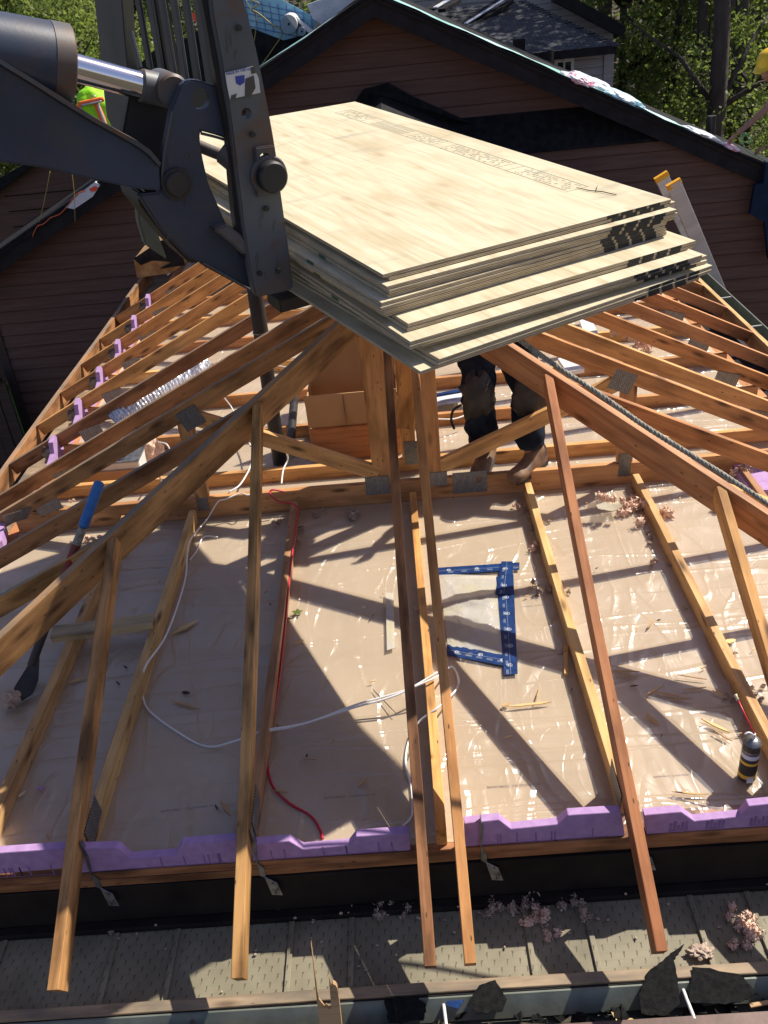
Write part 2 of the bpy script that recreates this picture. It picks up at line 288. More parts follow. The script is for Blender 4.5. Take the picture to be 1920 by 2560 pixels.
def soffitm():
    m, t, b = mk('soffit_panel', 0.6, 0, 0.3); mp = coords(t, 'Object', (22, 34, 1)); sp = t.nodes.new('ShaderNodeSeparateXYZ'); t.links.new(mp.outputs[0], sp.inputs[0])
    row = math_(t, 'FLOOR', sp.outputs[1]); v = math_(t, 'FRACT', sp.outputs[1]); wob = nn(t, 'ShaderNodeTexNoise', Scale=3.0); t.links.new(mp.outputs[0], wob.inputs[0])
    u = math_(t, 'FRACT', math_(t, 'ADD', math_(t, 'ADD', sp.outputs[0], math_(t, 'MULTIPLY', wob.outputs[0], .25)), math_(t, 'MULTIPLY', row, 0.5)))
    tick = math_(t, 'MULTIPLY', math_(t, 'LESS_THAN', u, math_(t, 'MULTIPLY', v, .13)), math_(t, 'GREATER_THAN', v, .25))
    n = nn(t, 'ShaderNodeTexNoise', Scale=5, Detail=8); t.links.new(coords(t, 'Object').outputs[0], n.inputs[0])
    c = ramp(t, n.outputs[0], [(0.3, (0.155, 0.138, 0.092)), (0.7, (0.265, 0.238, 0.165))]).outputs[0]
    c = mixc(t, c, (0.20, 0.18, 0.13), math_(t, 'MULTIPLY', math_(t, 'LESS_THAN', v, .12), .25)); c = mixc(t, c, (0.07, 0.06, 0.04), math_(t, 'MULTIPLY', tick, .8))
    t.links.new(c, b.inputs['Base Color']); bumpn(t, b, math_(t, 'SUBTRACT', math_(t, 'MULTIPLY', v, .5), tick), .7, .004)
soffitm()
# ------------------------------------------------------------------ mesh helpers
MW = {}
def link(name, me, mat=None, parent=None, mw=None):
    o = bpy.data.objects.new(name, me); COL.objects.link(o)
    if mat: me.materials.clear(); me.materials.append(MATS[mat])
    if parent is not None:
        if mw is None: mw = Matrix()
        o.parent = parent; o.matrix_basis = MW[parent.name].inverted() @ mw
    elif mw is not None: o.matrix_basis = mw
    MW[o.name] = (mw or Matrix()).copy()
    return o
def tag(o, label, cat, group=None):
    o['label'] = label; o['category'] = cat
    if group: o['group'] = group
    return o
def thing(name, label, cat, loc=(0, 0, 0), group=None):
    o = bpy.data.objects.new(name, None); COL.objects.link(o); o.location = loc; MW[o.name] = Matrix.Translation(V(loc)); o.empty_display_size = 0.1
    return tag(o, label, cat, group)
def struct(o): o['kind'] = 'structure'; return o
def bm_obj(name, bm, mat, parent=None, mw=None, smooth=False):
    me = bpy.data.meshes.new(name); bm.normal_update(); bm.to_mesh(me); bm.free()
    if smooth:
        for p in me.polygons: p.use_smooth = True
    return link(name, me, mat, parent, mw)
def box_bm(x0, x1, y0, y1, z0, z1, bev=0.0, bm=None):
    b2 = bmesh.new()
    bmesh.ops.create_cube(b2, size=1.0)
    for v in b2.verts: v.co = V((x0+(v.co.x+.5)*(x1-x0), y0+(v.co.y+.5)*(y1-y0), z0+(v.co.z+.5)*(z1-z0)))
    if bev: bmesh.ops.bevel(b2, geom=b2.edges[:], offset=bev, segments=1, affect='EDGES')
    if bm is None: return b2
    me = bpy.data.meshes.new('t'); b2.to_mesh(me); b2.free(); bm.from_mesh(me); bpy.data.meshes.remove(me); return bm
def box(name, x0, x1, y0, y1, z0, z1, mat, parent=None, bev=0.002):
    c = V(((x0+x1)/2, (y0+y1)/2, (z0+z1)/2)); hx, hy, hz = (x1-x0)/2, (y1-y0)/2, (z1-z0)/2
    return bm_obj(name, box_bm(-hx, hx, -hy, hy, -hz, hz, bev), mat, parent, Matrix.Translation(c))
def frame(A, B, up):
    X = (V(B)-V(A)).normalized(); U = V(up); Z = (U-X*U.dot(X)).normalized(); Y = Z.cross(X)
    return X, Y, Z
def board(name, A, B, mat='wood_truss', parent=None, w=0.038, d=0.089, up=(0, 0, 1), anchor='top', bev=0.002, jit=0.0015):
    """lumber from A to B: A, B lie on the centre line of its top edge; grain along local X"""
    A, B = V(A), V(B); X, Y, Z = frame(A, B, up); L = (B-A).length
    n = max(1, int(L/0.35)); bm = bmesh.new(); rings = []
    z1 = 0.0 if anchor == 'top' else d/2; z0 = z1-d
    ph = random.uniform(0, 9)
    for i in range(n+1):
        x = L*i/n; oy = jit*math.sin(ph+x*2.1)*2; oz = jit*math.sin(ph*2+x*1.3)
        r = []
        for (y, z) in ((-w/2+bev, z0), (w/2-bev, z0), (w/2, z0+bev), (w/2, z1-bev), (w/2-bev, z1), (-w/2+bev, z1), (-w/2, z1-bev), (-w/2, z0+bev)):
            r.append(bm.verts.new((x, y+oy+random.uniform(-.0004, .0004), z+oz+random.uniform(-.0004, .0004))))
        rings.append(r)
    for a, b in zip(rings, rings[1:]):
        for k in range(8): bm.faces.new((a[k], a[(k+1) % 8], b[(k+1) % 8], b[k]))
    bm.faces.new(rings[0][::-1]); bm.faces.new(rings[-1])
    bmesh.ops.recalc_face_normals(bm, faces=bm.faces[:])
    mw = Matrix(((X.x, Y.x, Z.x, A.x), (X.y, Y.y, Z.y, A.y), (X.z, Y.z, Z.z, A.z), (0, 0, 0, 1)))
    return bm_obj(name, bm, mat, parent, mw)
def prism_bm(pts, off, bm=None, bev=0.0):
    b = bm or bmesh.new(); a = [b.verts.new(p) for p in pts]; c = [b.verts.new(V(p)+V(off)) for p in pts]
    n = len(pts); fs = []
    fs.append(b.faces.new(a)); fs.append(b.faces.new(c[::-1]))
    for i in range(n): fs.append(b.faces.new((a[i], c[i], c[(i+1) % n], a[(i+1) % n])))
    bmesh.ops.recalc_face_normals(b, faces=fs)
    if bev: bmesh.ops.bevel(b, geom=list({e for f in fs for e in f.edges}), offset=bev, segments=2, affect='EDGES')
    return b
def prism(name, pts, off, mat, parent=None, bev=0.0):
    c = sum((V(p) for p in pts), V())/len(pts)
    return bm_obj(name, prism_bm([V(p)-c for p in pts], off, bev=bev), mat, parent, Matrix.Translation(c))
def smooth_path(pts, sub=6):
    pts = [V(p) for p in pts]; out = []
    for i in range(len(pts)-1):
        p0 = pts[max(i-1, 0)]; p1 = pts[i]; p2 = pts[i+1]; p3 = pts[min(i+2, len(pts)-1)]
        for k in range(sub):
            t = k/sub; out.append(0.5*((2*p1)+(p2-p0)*t+(2*p0-5*p1+4*p2-p3)*t*t+(3*p1-p0-3*p2+p3)*t**3))
    return out+[pts[-1]]
def tube_bm(pts, r, seg=8, bm=None, cap=True):
    b = bm or bmesh.new(); pts = [V(p) for p in pts]; rings = []
    rr = r if hasattr(r, '__len__') else [r]*len(pts); nprev = None
    for i, p in enumerate(pts):
        t = (pts[min(i+1, len(pts)-1)]-pts[max(i-1, 0)]).normalized()
        if nprev is None: nprev = t.orthogonal().normalized()
        nv = (nprev-t*nprev.dot(t)); nv = nv.normalized() if nv.length > 1e-6 else t.orthogonal().normalized(); nprev = nv; bv = t.cross(nv)
        rings.append([b.verts.new(p+(nv*math.cos(a)+bv*math.sin(a))*rr[i]) for a in [2*math.pi*k/seg for k in range(seg)]])
    for a, c in zip(rings, rings[1:]):
        for k in range(seg): b.faces.new((a[k], a[(k+1) % seg], c[(k+1) % seg], c[k]))
    if cap: b.faces.new(rings[0][::-1]); b.faces.new(rings[-1])
    return b
def tube(name, pts, r, mat, parent=None, seg=10, sub=0):
    if sub: pts = smooth_path(pts, sub)
    c = V(pts[0]); pp = [V(p)-c for p in pts]
    return bm_obj(name, tube_bm(pp, r, seg), mat, parent, Matrix.Translation(c), smooth=True)
def sharp(o, ang=40):
    me = o.data
    for p in me.polygons: p.use_smooth = True
    me.set_sharp_from_angle(angle=math.radians(ang)); return o
def cyl(name, A, B, r, mat, parent=None, seg=24, bev=0.0):
    A, B = V(A), V(B); d = (B-A); u = d.normalized()
    pts = [A, A+u*bev, B-u*bev, B] if bev else [A, B]; rr = [r-bev, r, r, r-bev] if bev else [r, r]
    o = bm_obj(name, tube_bm([p-A for p in pts], rr, seg), mat, parent, Matrix.Translation(A)); return sharp(o)
def blob_bm(r3, seed, amp=.2, sub=3, fr=2.5):
    bm = bmesh.new(); bmesh.ops.create_icosphere(bm, subdivisions=sub, radius=1)
    for v in bm.verts:
        k = 1+amp*noise.noise(v.co*fr+V((seed, 0, 0)))+amp*.4*noise.noise(v.co*fr*3+V((0, seed, 0))); v.co = V((v.co.x*r3[0]*k, v.co.y*r3[1]*k, v.co.z*r3[2]*k))
    return bm
ORD = 'first second third fourth fifth sixth seventh eighth ninth tenth eleventh twelfth thirteenth fourteenth fifteenth sixteenth seventeenth eighteenth nineteenth'.split()
# ================================================================== SETTING
g = bpy.data.meshes.new('ground'); g.from_pydata([(-600, -60, 0), (600, -60, 0), (600, 1500, 0), (-600, 1500, 0)], [], [(0, 1, 2, 3)])
struct(link('ground', g, 'grass_ground', None, Matrix.Translation((0, 0, -2.9))))
lw = bpy.data.meshes.new('lawn'); lw.from_pydata([(-11, 8.6, 0), (-5.4, 8.6, 0), (-5.4, 22, 0), (-14, 22, 0)], [], [(0, 1, 2, 3)])
struct(link('lawn', lw, 'lawn_green', None, Matrix.Translation((0, 0, -2.88))))
# hill behind the houses, covered by the wood
bm = bmesh.new(); bmesh.ops.create_grid(bm, x_segments=60, y_segments=30, size=1.0)
for v in bm.verts:
    x, y = v.co.x*160, 62+v.co.y*42
    v.co = V((x, y, -2.95+max(0, (y-24))*0.16+noise.noise(V((x*.05, y*.05, 0)))*1.2))
struct(bm_obj('hillside', bm, 'dirt'))
# house storey under the roof
S_, H0, W, YG, O_ = 0.49, 0.185, 2.37, 2.46, 0.42
def roofz(d): return H0+S_*d
bm = box_bm(-2.42, 2.42, 0.02, 8.8, -2.9, -0.015); st = bm_obj('house_storey', bm, 'siding_brown'); tag(st, 'brown house storey under the opened roof, mostly hidden below the eaves', 'house wall')
fl = box('attic_floor', -2.37, 2.37, 0.03, 8.75, -0.013, 0.0, 'drywall', bev=0); struct(fl)
# film over the ceiling boards
NX, NY = 190, 250
bm = bmesh.new(); gr = [[None]*(NX+1) for _ in range(NY+1)]
for j in range(NY+1):
    for i in range(NX+1):
        x = -2.34+4.68*i/NX; y = 0.05+6.6*j/NY
        p = V((x, y, 0)); z = 0.009+0.005*noise.noise(V((x*2.1, y*6.5, 1)))+0.0025*noise.noise(V((x*8, y*4, 4)))
        rid = abs(noise.noise(V((x*1.3+4, y*4.2, 9)))); z += 0.006*max(0, 1-rid*12)
        gr[j][i] = bm.verts.new((x, y, max(z, 0.0035)))
for j in range(NY):
    for i in range(NX): bm.faces.new((gr[j][i], gr[j][i+1], gr[j+1][i+1], gr[j+1][i]))
film = bm_obj('plastic_film', bm, 'clear_film', smooth=True); tag(film, 'wrinkled clear plastic vapour film spread over the tan ceiling boards', 'plastic film')
# ================================================================== ROOF FRAME
def nail_plate(name, p, w, h, X, N, parent):
    """toothed plate centred p, width w along X, lying in plane with normal N"""
    X = V(X).normalized(); N = V(N).normalized(); Z = N.cross(X)*-1; Y = Z.cross(X)
    mw = Matrix(((X.x, Y.x, Z.x, p[0]), (X.y, Y.y, Z.y, p[1]), (X.z, Y.z, Z.z, p[2]), (0, 0, 0, 1)))
    return bm_obj(name, box_bm(-w/2, w/2, -.0012, .0012, -h/2, h/2), 'nail_plate', parent, mw)
# --- front jack trusses
jl = {-1.30: 'front jack truss with its white cable bay, second from the left foam end', -0.69: 'front jack truss left of the centre pair, red cable along its chord',
      0.673: 'front jack truss just right of the blue tape frame', 1.294: 'front jack truss standing behind the spray foam can', -1.86: 'front jack truss crossing the dark shovel at the left', 1.90: 'short front jack truss at the right corner'}
for i, (x, lab) in enumerate(jl.items()):
    t = thing('jack_truss', lab, 'roof truss', (x, 0, 0), 'jack trusses of the front hip end')
    yt = YG-abs(x)-0.035
    tm = 'wood_orange' if x > 0 else 'wood_brown'
    board('top_chord', (x, yt, roofz(yt)), (x, -O_, roofz(-O_)), tm, t)
    xb = x if x != -1.86 else -1.70
    board('bottom_chord', (xb, 0.10, 0.089), (xb, YG-0.06, 0.089), 'wood_pale', t)
    nail_plate('nail_plate', (x+0.0205, 0.14, 0.11), 0.16, 0.10, (0, 1, 0.1), (1, 0, 0), t)
    nail_plate('nail_plate', (x-0.0205, 0.14, 0.11), 0.16, 0.10, (0, 1, 0.1), (1, 0, 0), t)
for x, lab in ((-0.068, 'left one of the close pair of rafters at the centre of the hip end'), (0.063, 'right one of the close pair of rafters at the centre of the hip end')):
    t = thing('common_rafter', lab, 'rafter', (x, 0, 0), 'centre pair of rafters')
    board('top_chord', (x, YG-.04, roofz(YG-.04)), (x, -O_, roofz(-O_)), 'wood_orange' if x > 0 else 'wood_brown', t)
t = thing('centre_bottom_chord', 'orange bottom chord board lying between the two centre rafters', 'chord', (0.0, 0, 0))
board('chord', (0.005, 0.02, 0.089), (0.005, YG-0.06, 0.089), 'wood_orange', t)
# --- hips
for sgn, lab, mt in ((-1, 'heavy left hip rafter running from the apex down to the left corner', 'wood_aged'), (1, 'heavy right hip rafter running from the apex down to the right corner', 'wood_truss')):
    A = V((sgn*0.05, YG-.06, roofz(YG-.06))); B = V((sgn*(YG+.30), -.30, roofz(-.30)))
    o = board('hip_rafter', A, B, mt, None, w=0.04, d=0.14); tag(o, lab, 'hip rafter')
# --- side jacks
for sgn, side in ((-1, 'left'), (1, 'right')):
    for k, y in enumerate((1.85, 1.24, 0.63)):
        x0 = YG-y+0.02
        o = board('side_jack', (sgn*x0, y, roofz(W-x0)), (sgn*(W+O_), y, roofz(-O_)), 'wood_aged' if sgn < 0 else 'wood_orange')
        tag(o, f'{["upper", "middle", "lowest"][k]} of the jack rafters nailed to the {side} hip', 'rafter', f'jack rafters on the {side} hip')
# --- trusses over the main span
TY = [2.46, 2.83, 3.43, 4.04, 4.65, 5.26, 5.87, 6.48]
for i, y in enumerate(TY):
    lab = 'hip girder truss with two centre posts and diagonal webs above the taped patch' if i == 0 else f'{ORD[i-1]} roof truss behind the hip girder, counting away from the eave'
    t = thing('girder_truss' if i == 0 else 'roof_truss', lab, 'roof truss', (0, y, 0), 'trusses across the house')
    za = roofz(W)
    board('top_chord', (-0.003, y, za), (-(W+O_), y, roofz(-O_)), 'wood_aged' if i < 3 else 'wood_orange', t)
    board('top_chord', (0.003, y, za), (W+O_, y, roofz(-O_)), 'wood_truss' if i % 2 else 'wood_orange', t)
    d = 0.14 if i == 0 else 0.089
    board('bottom_chord', (-W, y, d), (W, y, d), 'wood_truss', t, d=d)
    for sg in (-1, 1):
        nail_plate('nail_plate', (sg*(W-.22), y-.0205, 0.17), 0.16, 0.085, (1, 0, -sg*.3), (0, 1, 0), t)
    if i == 0:
        board('post', (-0.155, y, 1.22), (-0.155, y, 0.141), 'wood_orange', t, w=0.038, d=0.13, up=(1, 0, 0), anchor='mid')
        board('post', (0.112, y, 1.22), (0.112, y, 0.141), 'wood_orange', t, w=0.038, d=0.13, up=(1, 0, 0), anchor='mid')
        for sg in (-1, 1):
            board('web', (sg*1.20, y, roofz(W-1.20)-.10), (-.19 if sg < 0 else .15, y, 0.20), 'wood_truss', t, anchor='mid')
            board('web', (sg*1.24, y, roofz(W-1.24)-.11), (sg*1.24, y, 0.145), 'wood_truss', t, up=(1, 0, 0), anchor='mid')
            nail_plate('nail_plate', (sg*1.20, y-.0208, roofz(W-1.2)-.10), 0.13, 0.12, (1, 0, -sg*.45), (0, 1, 0), t)
            nail_plate('nail_plate', (sg*1.24, y-.0208, 0.13), 0.07, 0.15, (1, 0, 0), (0, 1, 0), t)
        nail_plate('nail_plate', (-0.20, y-.0208, 0.13), 0.14, 0.12, (1, 0, 0), (0, 1, 0), t)
        nail_plate('nail_plate', (0.16, y-.0208, 0.14), 0.10, 0.09, (1, 0, 0), (0, 1, 0), t)
        nail_plate('nail_plate', (0.34, y-.0208, 0.10), 0.20, 0.14, (1, 0, 0), (0, 1, 0), t)
    else:
        board('post', (0, y, 1.25), (0, y, d+.001), 'wood_orange', t, up=(1, 0, 0), anchor='mid')
        if i == 1:
            board('web', (0.13, y, 1.12), (-.02, y, 0.30), 'wood_orange', t, d=0.12, anchor='mid')
            nail_plate('nail_plate', (0.05, y-.0208, 0.13), 0.16, 0.16, (1, 0, 0), (0, 1, 0), t)
# --- front wall plate, foam strips, hangers
o = board('wall_plate', (-2.42, 0.055, -0.001), (2.42, 0.055, -0.001), 'wood_tail', None, w=0.11, d=0.037); tag(o, 'upper timber wall plate under the purple foam strips', 'wall plate')
o = board('lower_wall_plate', (-2.42, 0.057, -0.040), (2.42, 0.057, -0.040), 'wood_tail', None, w=0.11, d=0.037); tag(o, 'lower timber wall plate just above the black band', 'wall plate')
foam = [('leftmost purple foam strip with a chipped corner', [(-40, 1838), (0, 1833), (12, 1832), (22, 1812), (60, 1808), (137, 1797), (137, 1875), (-40, 1892)]),
        ('dark purple foam strip with two sloped steps, left of the centre', [(170, 1838), (172, 1825), (250, 1823), (262, 1828), (281, 1847), (380, 1838), (393, 1815), (512, 1805), (516, 1862), (172, 1880)]),
        ('purple foam strip between the red cable and the centre rafters', [(545, 1815), (625, 1808), (655, 1826), (755, 1817), (770, 1798), (885, 1790), (889, 1855), (548, 1868)]),
        ('bright purple foam strip with black printing right of the centre rafters', [(1003, 1770), (1078, 1762), (1104, 1782), (1205, 1772), (1228, 1752), (1342, 1745), (1349, 1815), (1006, 1838)]),
        ('rightmost purple foam strip in front of the spray foam can', [(1392, 1752), (1472, 1745), (1500, 1765), (1600, 1755), (1618, 1732), (1700, 1724), (1700, 1790), (1396, 1812)])]
for lab, pts in foam:
    P = [aty(u, v+9 if v < 1860 and k_ < len(pts)-2 else v, 0.005) for k_, (u, v) in enumerate(pts)]
    for p in P:
        if p.z < 0.02: p.z = 0.001
        p.z = min(p.z, 0.14)
    o = prism('foam_strip', P, (0, 0.032, 0), 'foam_purple', None, 0.0015); tag(o, lab, 'foam strip', 'purple foam strips along the front wall')
    x0, x1 = min(p.x for p in P), max(p.x for p in P)
    if x0 > 0.1:
        for fx in (0.36, 0.70) if x0 < 0.7 else (0.25, 0.5, 0.8):
            cx = x0+(x1-x0)*fx; bmp = bmesh.new()
            for q in range(5):
                xx = cx-.035+q*.014; box_bm(xx, xx+.009, 0.0035, 0.0047, 0.012, 0.05+0.012*math.sin(q*2.2), bm=bmp)
            box_bm(cx-.036, cx+.031, 0.0036, 0.0046, 0.009, 0.0125, bm=bmp)
            bm_obj('printed_mark', bmp, 'foam_print', o, Matrix())
    else:
        bmp = bmesh.new()
        for q in range(7):
            xx = x0+.06+random.random()*(x1-x0-.12); box_bm(xx, xx+.004, 0.0035, 0.0047, 0.006, 0.055, bm=bmp)
        box_bm(x0+.055, x1-.055, 0.0036, 0.0046, 0.005, 0.0068, bm=bmp)
        bm_obj('printed_mark', bmp, 'foam_print', o, Matrix())
for x, lab in ((-1.30, 'bent galvanised hurricane tie on the black band beside the left jack rafter'), (-0.69, 'bent galvanised hurricane tie left of the centre'), (0.12, 'pale perforated hurricane tie right of the centre rafters'), (0.673, 'galvanised tie half hidden behind the right jack rafter')):
    bmh = bmesh.new(); X0 = x+0.022
    prism_bm([(X0, 0.0, -.01), (X0+.012, -0.002, 0.09), (X0+.003, 0.0, 0.17), (X0+.0, 0.0, 0.10), (X0, -0.012, -.01)], (0.002, 0.02, 0), bmh)
    prism_bm([(X0, -0.004, 0.0), (X0+.02, -0.004, -.03), (X0+.02, -0.006, -.085), (X0+.0, -0.006, -.07)], (0, 0.002, 0), bmh)
    prism_bm([(X0+.015, -0.008, -.075), (X0+.06, -0.02, -.10), (X0+.075, -0.035, -.15), (X0+.035, -0.03, -.15)], (0, 0.002, 0.001), bmh)
    hb = bm_obj('hurricane_tie', bmh, 'galvanised'); tag(hb, lab, 'metal tie', 'hurricane ties on the front wall')
    bmh = bmesh.new()
    for q in ((.045, -.016, -.095), (.06, -.026, -.12), (.05, -.030, -.135)): tube_bm([V((X0+q[0], q[1]-.006, q[2])), V((X0+q[0], q[1]-.004, q[2]))], 0.003, 8, bmh)
    bm_obj('rivet_holes', bmh, 'ink_black', hb)
# --- under the eave: black band, soffit, nailer, gutter
bb = box('black_band', -2.42, 2.42, -0.006, 0.018, -0.33, -0.080, 'black_band'); tag(bb, 'black sheathed wall band below the front wall plates', 'wall')
sf = box('soffit', -2.8, 2.8, -0.36, -0.007, -0.31, -0.300, 'soffit_panel', bev=0); tag(sf, 'grey brown embossed soffit panels lying below the rafter tails', 'soffit')
sl_ = box('soffit_ledge', -2.8, 2.8, -0.045, -0.008, -0.2995, -0.272, 'black_band', sf)
for k, u in enumerate((20, 255, 385, 630, 760, 1140, 1275, 1515, 1645)):
    p = atz(u, 2010, -0.295); q = atz(u-12 if u < 700 else u+10, 2080, -0.295)
    box('soffit_rib', p.x-.010, p.x+.010, -0.335, -0.046, -0.2985, -0.288, 'alu_paint' if False else 'soffit_panel', sf)
o = board('eave_nailer', (-2.8, -0.352, -0.262), (2.8, -0.352, -0.262), 'wood_grey', None, w=0.040, d=0.036); tag(o, 'long weathered grey eave board in front of the soffit', 'board')
gu = thing('gutter', 'front eave gutter full of torn roofing scraps with a brown lip', 'gutter', (0, -0.45, -0.4))
box('back_panel', -2.8, 2.8, -0.376, -0.373, -0.42, -0.270, 'fascia_black', gu, 0)
bm = prism_bm([(-2.8, -0.378, -0.272), (-2.8, -0.384, -0.272), (-2.8, -0.430, -0.335), (-2.8, -0.424, -0.335)], (5.6, 0, 0)); bm_obj('back_flashing', bm, 'alu_paint', gu)
box('trough', -2.8, 2.8, -0.500, -0.400, -0.372, -0.366, 'alu_paint', gu, 0)
bm = prism_bm([(-2.8, -0.486, -0.37), (-2.8, -0.486, -0.285), (-2.8, -0.490, -0.278), (-2.8, -0.540, -0.278), (-2.8, -0.542, -0.37)], (5.6, 0, 0)); bm_obj('front_lip', bm, 'brown_metal', gu)
for u in (955, 1470, 430):
    p = atz(u, 2125, -0.30)
    cyl('gutter_spike', (p.x, -0.392, -0.292), (p.x+.006, -0.500, -0.282), 0.006, 'white_plastic' if u > 500 else 'brown_metal', gu, 12)
# debris in the gutter
for k in range(60):
    x = random.uniform(-1.25, 1.15); y = random.uniform(-0.48, -0.42); r = random.uniform(0.012, 0.055)
    bm = bmesh.new(); n = random.randint(5, 8); ang = sorted(random.uniform(0, 6.28) for _ in range(n))
    P = [V((r*math.cos(a)*random.uniform(.7, 1.5), r*0.7*math.sin(a)*random.uniform(.5, 1.1), random.uniform(-.006, .01))) for a in ang]
    prism_bm(P, (0, 0, 0.003), bm)
    o = bm_obj('roofing_scrap', bm, 'felt_torn' if k % 3 else ('dirt' if k % 2 else 'splinter'), None, Matrix.Translation((x, y, -0.345+random.uniform(0, .025))) @ Euler((random.uniform(-.3, .5), random.uniform(-.3, .3), random.uniform(0, 6))).to_matrix().to_4x4())
    tag(o, 'small torn scrap of roofing or wood lying in the gutter', 'scrap', 'small torn scraps in the gutter')
def ragged(P, n=5, a=.06):
    out = []
    for i, p in enumerate(P):
        q = P[(i+1) % len(P)]; L = (q-p).length
        for k in range(n): r_ = p.lerp(q, k/n); out.append(r_+(V((random.gauss(0, 1), random.gauss(0, 1), 0))*a*L*.5 if k else V()))
    return out
for lab, pts in (('large torn black shingle leaning out of the gutter near the right spike', [(1385, 2190), (1380, 2150), (1400, 2100), (1430, 2078), (1448, 2060), (1478, 2040), (1470, 2055), (1455, 2075), (1465, 2120), (1470, 2170), (1440, 2195)]),
                 ('pointed black shingle piece lying in the gutter at the right end', [(1490, 2165), (1495, 2090), (1595, 2105), (1640, 2150), (1600, 2165), (1540, 2170)]),
                 ('black shingle scrap in the gutter beside the blue wrapper', [(1010, 2170), (1035, 2130), (1070, 2118), (1095, 2160), (1085, 2185), (1030, 2190)]),
                 ('black shingle scrap in the gutter left of the centre spike', [(830, 2160), (900, 2155), (920, 2170), (915, 2205), (840, 2210)])):
    P = ragged([on(u, v, (0, -0.35, 1), -0.29+0.35*0.45) for u, v in pts]); o = prism('shingle_scrap', P, (0, 0, .004), 'felt_torn'); tag(o, lab, 'shingle')
P = [on(u, v, (0, -0.3, 1), -0.30+0.3*.45) for u, v in ((965, 2128), (1003, 2126), (1010, 2150), (990, 2180), (965, 2172))]
wr = prism('wrapper', P, (0, 0, .002), 'tape_blue'); tag(wr, 'crumpled dark blue wrapper with a white oval lying in the gutter', 'wrapper')
c = atz(994, 2147, -0.31); bm = tube_bm([V((0.012*math.cos(a), 0.014*math.sin(a), 0)) for a in [k*.5236 for k in range(13)]], 0.0016, 6); bm_obj('printed_oval', bm, 'print_white', wr, Matrix.Translation(c+V((0, 0, .022))))
for u, v, l, lab in ((780, 2185, .10, 'broken wood chip in the gutter near the centre'), (500, 2195, .06, 'small wood chip in the gutter on the left'), (870, 2178, .09, 'orange wood chip between black scraps in the gutter'), (1620, 2170, .12, 'brown wood strip at the right end of the gutter')):
    p = atz(u, v, -0.31); o = board('wood_chip', p, p+V((l, .012, 0.004)), 'splinter', None, .014, .01); tag(o, lab, 'wood chip')
# splintered stake standing in the gutter
p = aty(710, 2212, -0.52); st = thing('splintered_stake', 'pale splintered wooden stake sticking up out of the gutter', 'stake', (p.x, -0.5, -0.35))
bm = bmesh.new()
top = [(-.036, .10), (-.033, .30), (-.030, .098), (-.015, .07), (-.008, .075), (0.0, .065), (.008, .068), (.010, .15), (.013, .185), (.016, .14), (.022, .155), (.030, .15), (.034, .14), (.036, .10)]
pts = [(-.036, -.15)]+top+[(.036, -.15)]
prism_bm([V((x, z*.35, z)) for x, z in pts], (0, .014, 0), bm); bm_obj('stake_board', bm, 'splinter', st, Matrix.Translation((p.x, -0.50, -0.20)))
# --- left eave: fascia, wall plate, foam blocks
ZE = roofz(-O_)
o = board('left_fascia', (-(W+O_+.02), 0.3, ZE+.0), (-(W+O_+.02), 8.3, ZE+.0), 'wood_aged', None, d=0.14, up=(0, 0, 1)); tag(o, 'long fascia board along the ends of the left rafters', 'fascia board')
o = board('right_fascia', (W+O_+.02, 0.3, ZE), (W+O_+.02, 7.6, ZE), 'wood_pale', None, d=0.14); tag(o, 'long fascia board along the ends of the right rafters', 'fascia board')
o = board('left_wall_plate', (-W-.03, 0.2, -.001), (-W-.03, 8.6, -.001), 'wood_orange', None, w=.1, d=.04); tag(o, 'timber wall plate under the foam blocks on the left', 'wall plate')
o = board('right_wall_plate', (W+.03, 0.2, -.001), (W+.03, 8.6, -.001), 'wood_orange', None, w=.1, d=.04); tag(o, 'timber wall plate on the right side of the house', 'wall plate')
bs = box('left_soffit', -2.80, -2.43, 0.3, 8.3, -0.21, -0.20, 'wood_grey', bev=0); tag(bs, 'old rough boards of the left soffit between the rafter tails', 'soffit')
bs = box('right_soffit', 2.43, 2.80, 0.3, 7.6, -0.21, -0.20, 'felt_black', bev=0); tag(bs, 'dark soffit below the right rafter tails', 'soffit')
gg = thing('right_gutter', 'pale gutter running along the right eave with white hangers', 'gutter', (2.9, 4, -.1))
bm = bmesh.new()
prism_bm([(2.83, 0.3, -.14), (2.835, .3, -.14), (2.835, .3, -.03), (2.83, .3, -.03)], (0, 7.3, 0), bm); prism_bm([(2.835, 0.3, -.14), (2.92, .3, -.14), (2.92, .3, -.135), (2.835, .3, -.135)], (0, 7.3, 0), bm); prism_bm([(2.92, 0.3, -.14), (2.928, .3, -.14), (2.934, .3, -.02), (2.924, .3, -.02)], (0, 7.3, 0), bm)
bm_obj('trough', bm, 'alu_paint', gg); 
for k in range(9): cyl('gutter_hanger', (2.83, 1.2+k*.72, -.035), (2.93, 1.2+k*.72, -.03), .006, 'white_plastic', gg, 8)
prof = [(0.03, 0), (0.03, .04), (.12, .07), (.20, .085), (.26, .05), (.36, .07), (.46, .10), (.49, .17), (.56, .19), (.585, .16), (.585, 0)]
for i in range(2, len(TY)):
    y0 = TY[i-1]; k = (TY[i]-y0)/.61
    P = [V((-W-.02, y0+a*k, b)) for a, b in prof]
    o = prism('foam_block', P, (-.032, 0, 0), 'foam_purple', None, .001); tag(o, f'{ORD[i-2]} purple foam block between the left rafters, counting away from the camera', 'foam block', 'purple foam blocks along the left eave')
    for yy in (TY[i]-.035,):
        bm = bmesh.new(); prism_bm([(-W-.09, yy, -.01), (-W-.09, yy, .09), (-W-.13, yy-.01, .11), (-W-.16, yy, .05), (-W-.14, yy, 0)], (0, .002, 0), bm)
        o = bm_obj('rafter_clip', bm, 'galvanised'); tag(o, 'small galvanised clip beside a purple foam block on the left eave', 'metal clip', 'galvanised clips along the left eave')
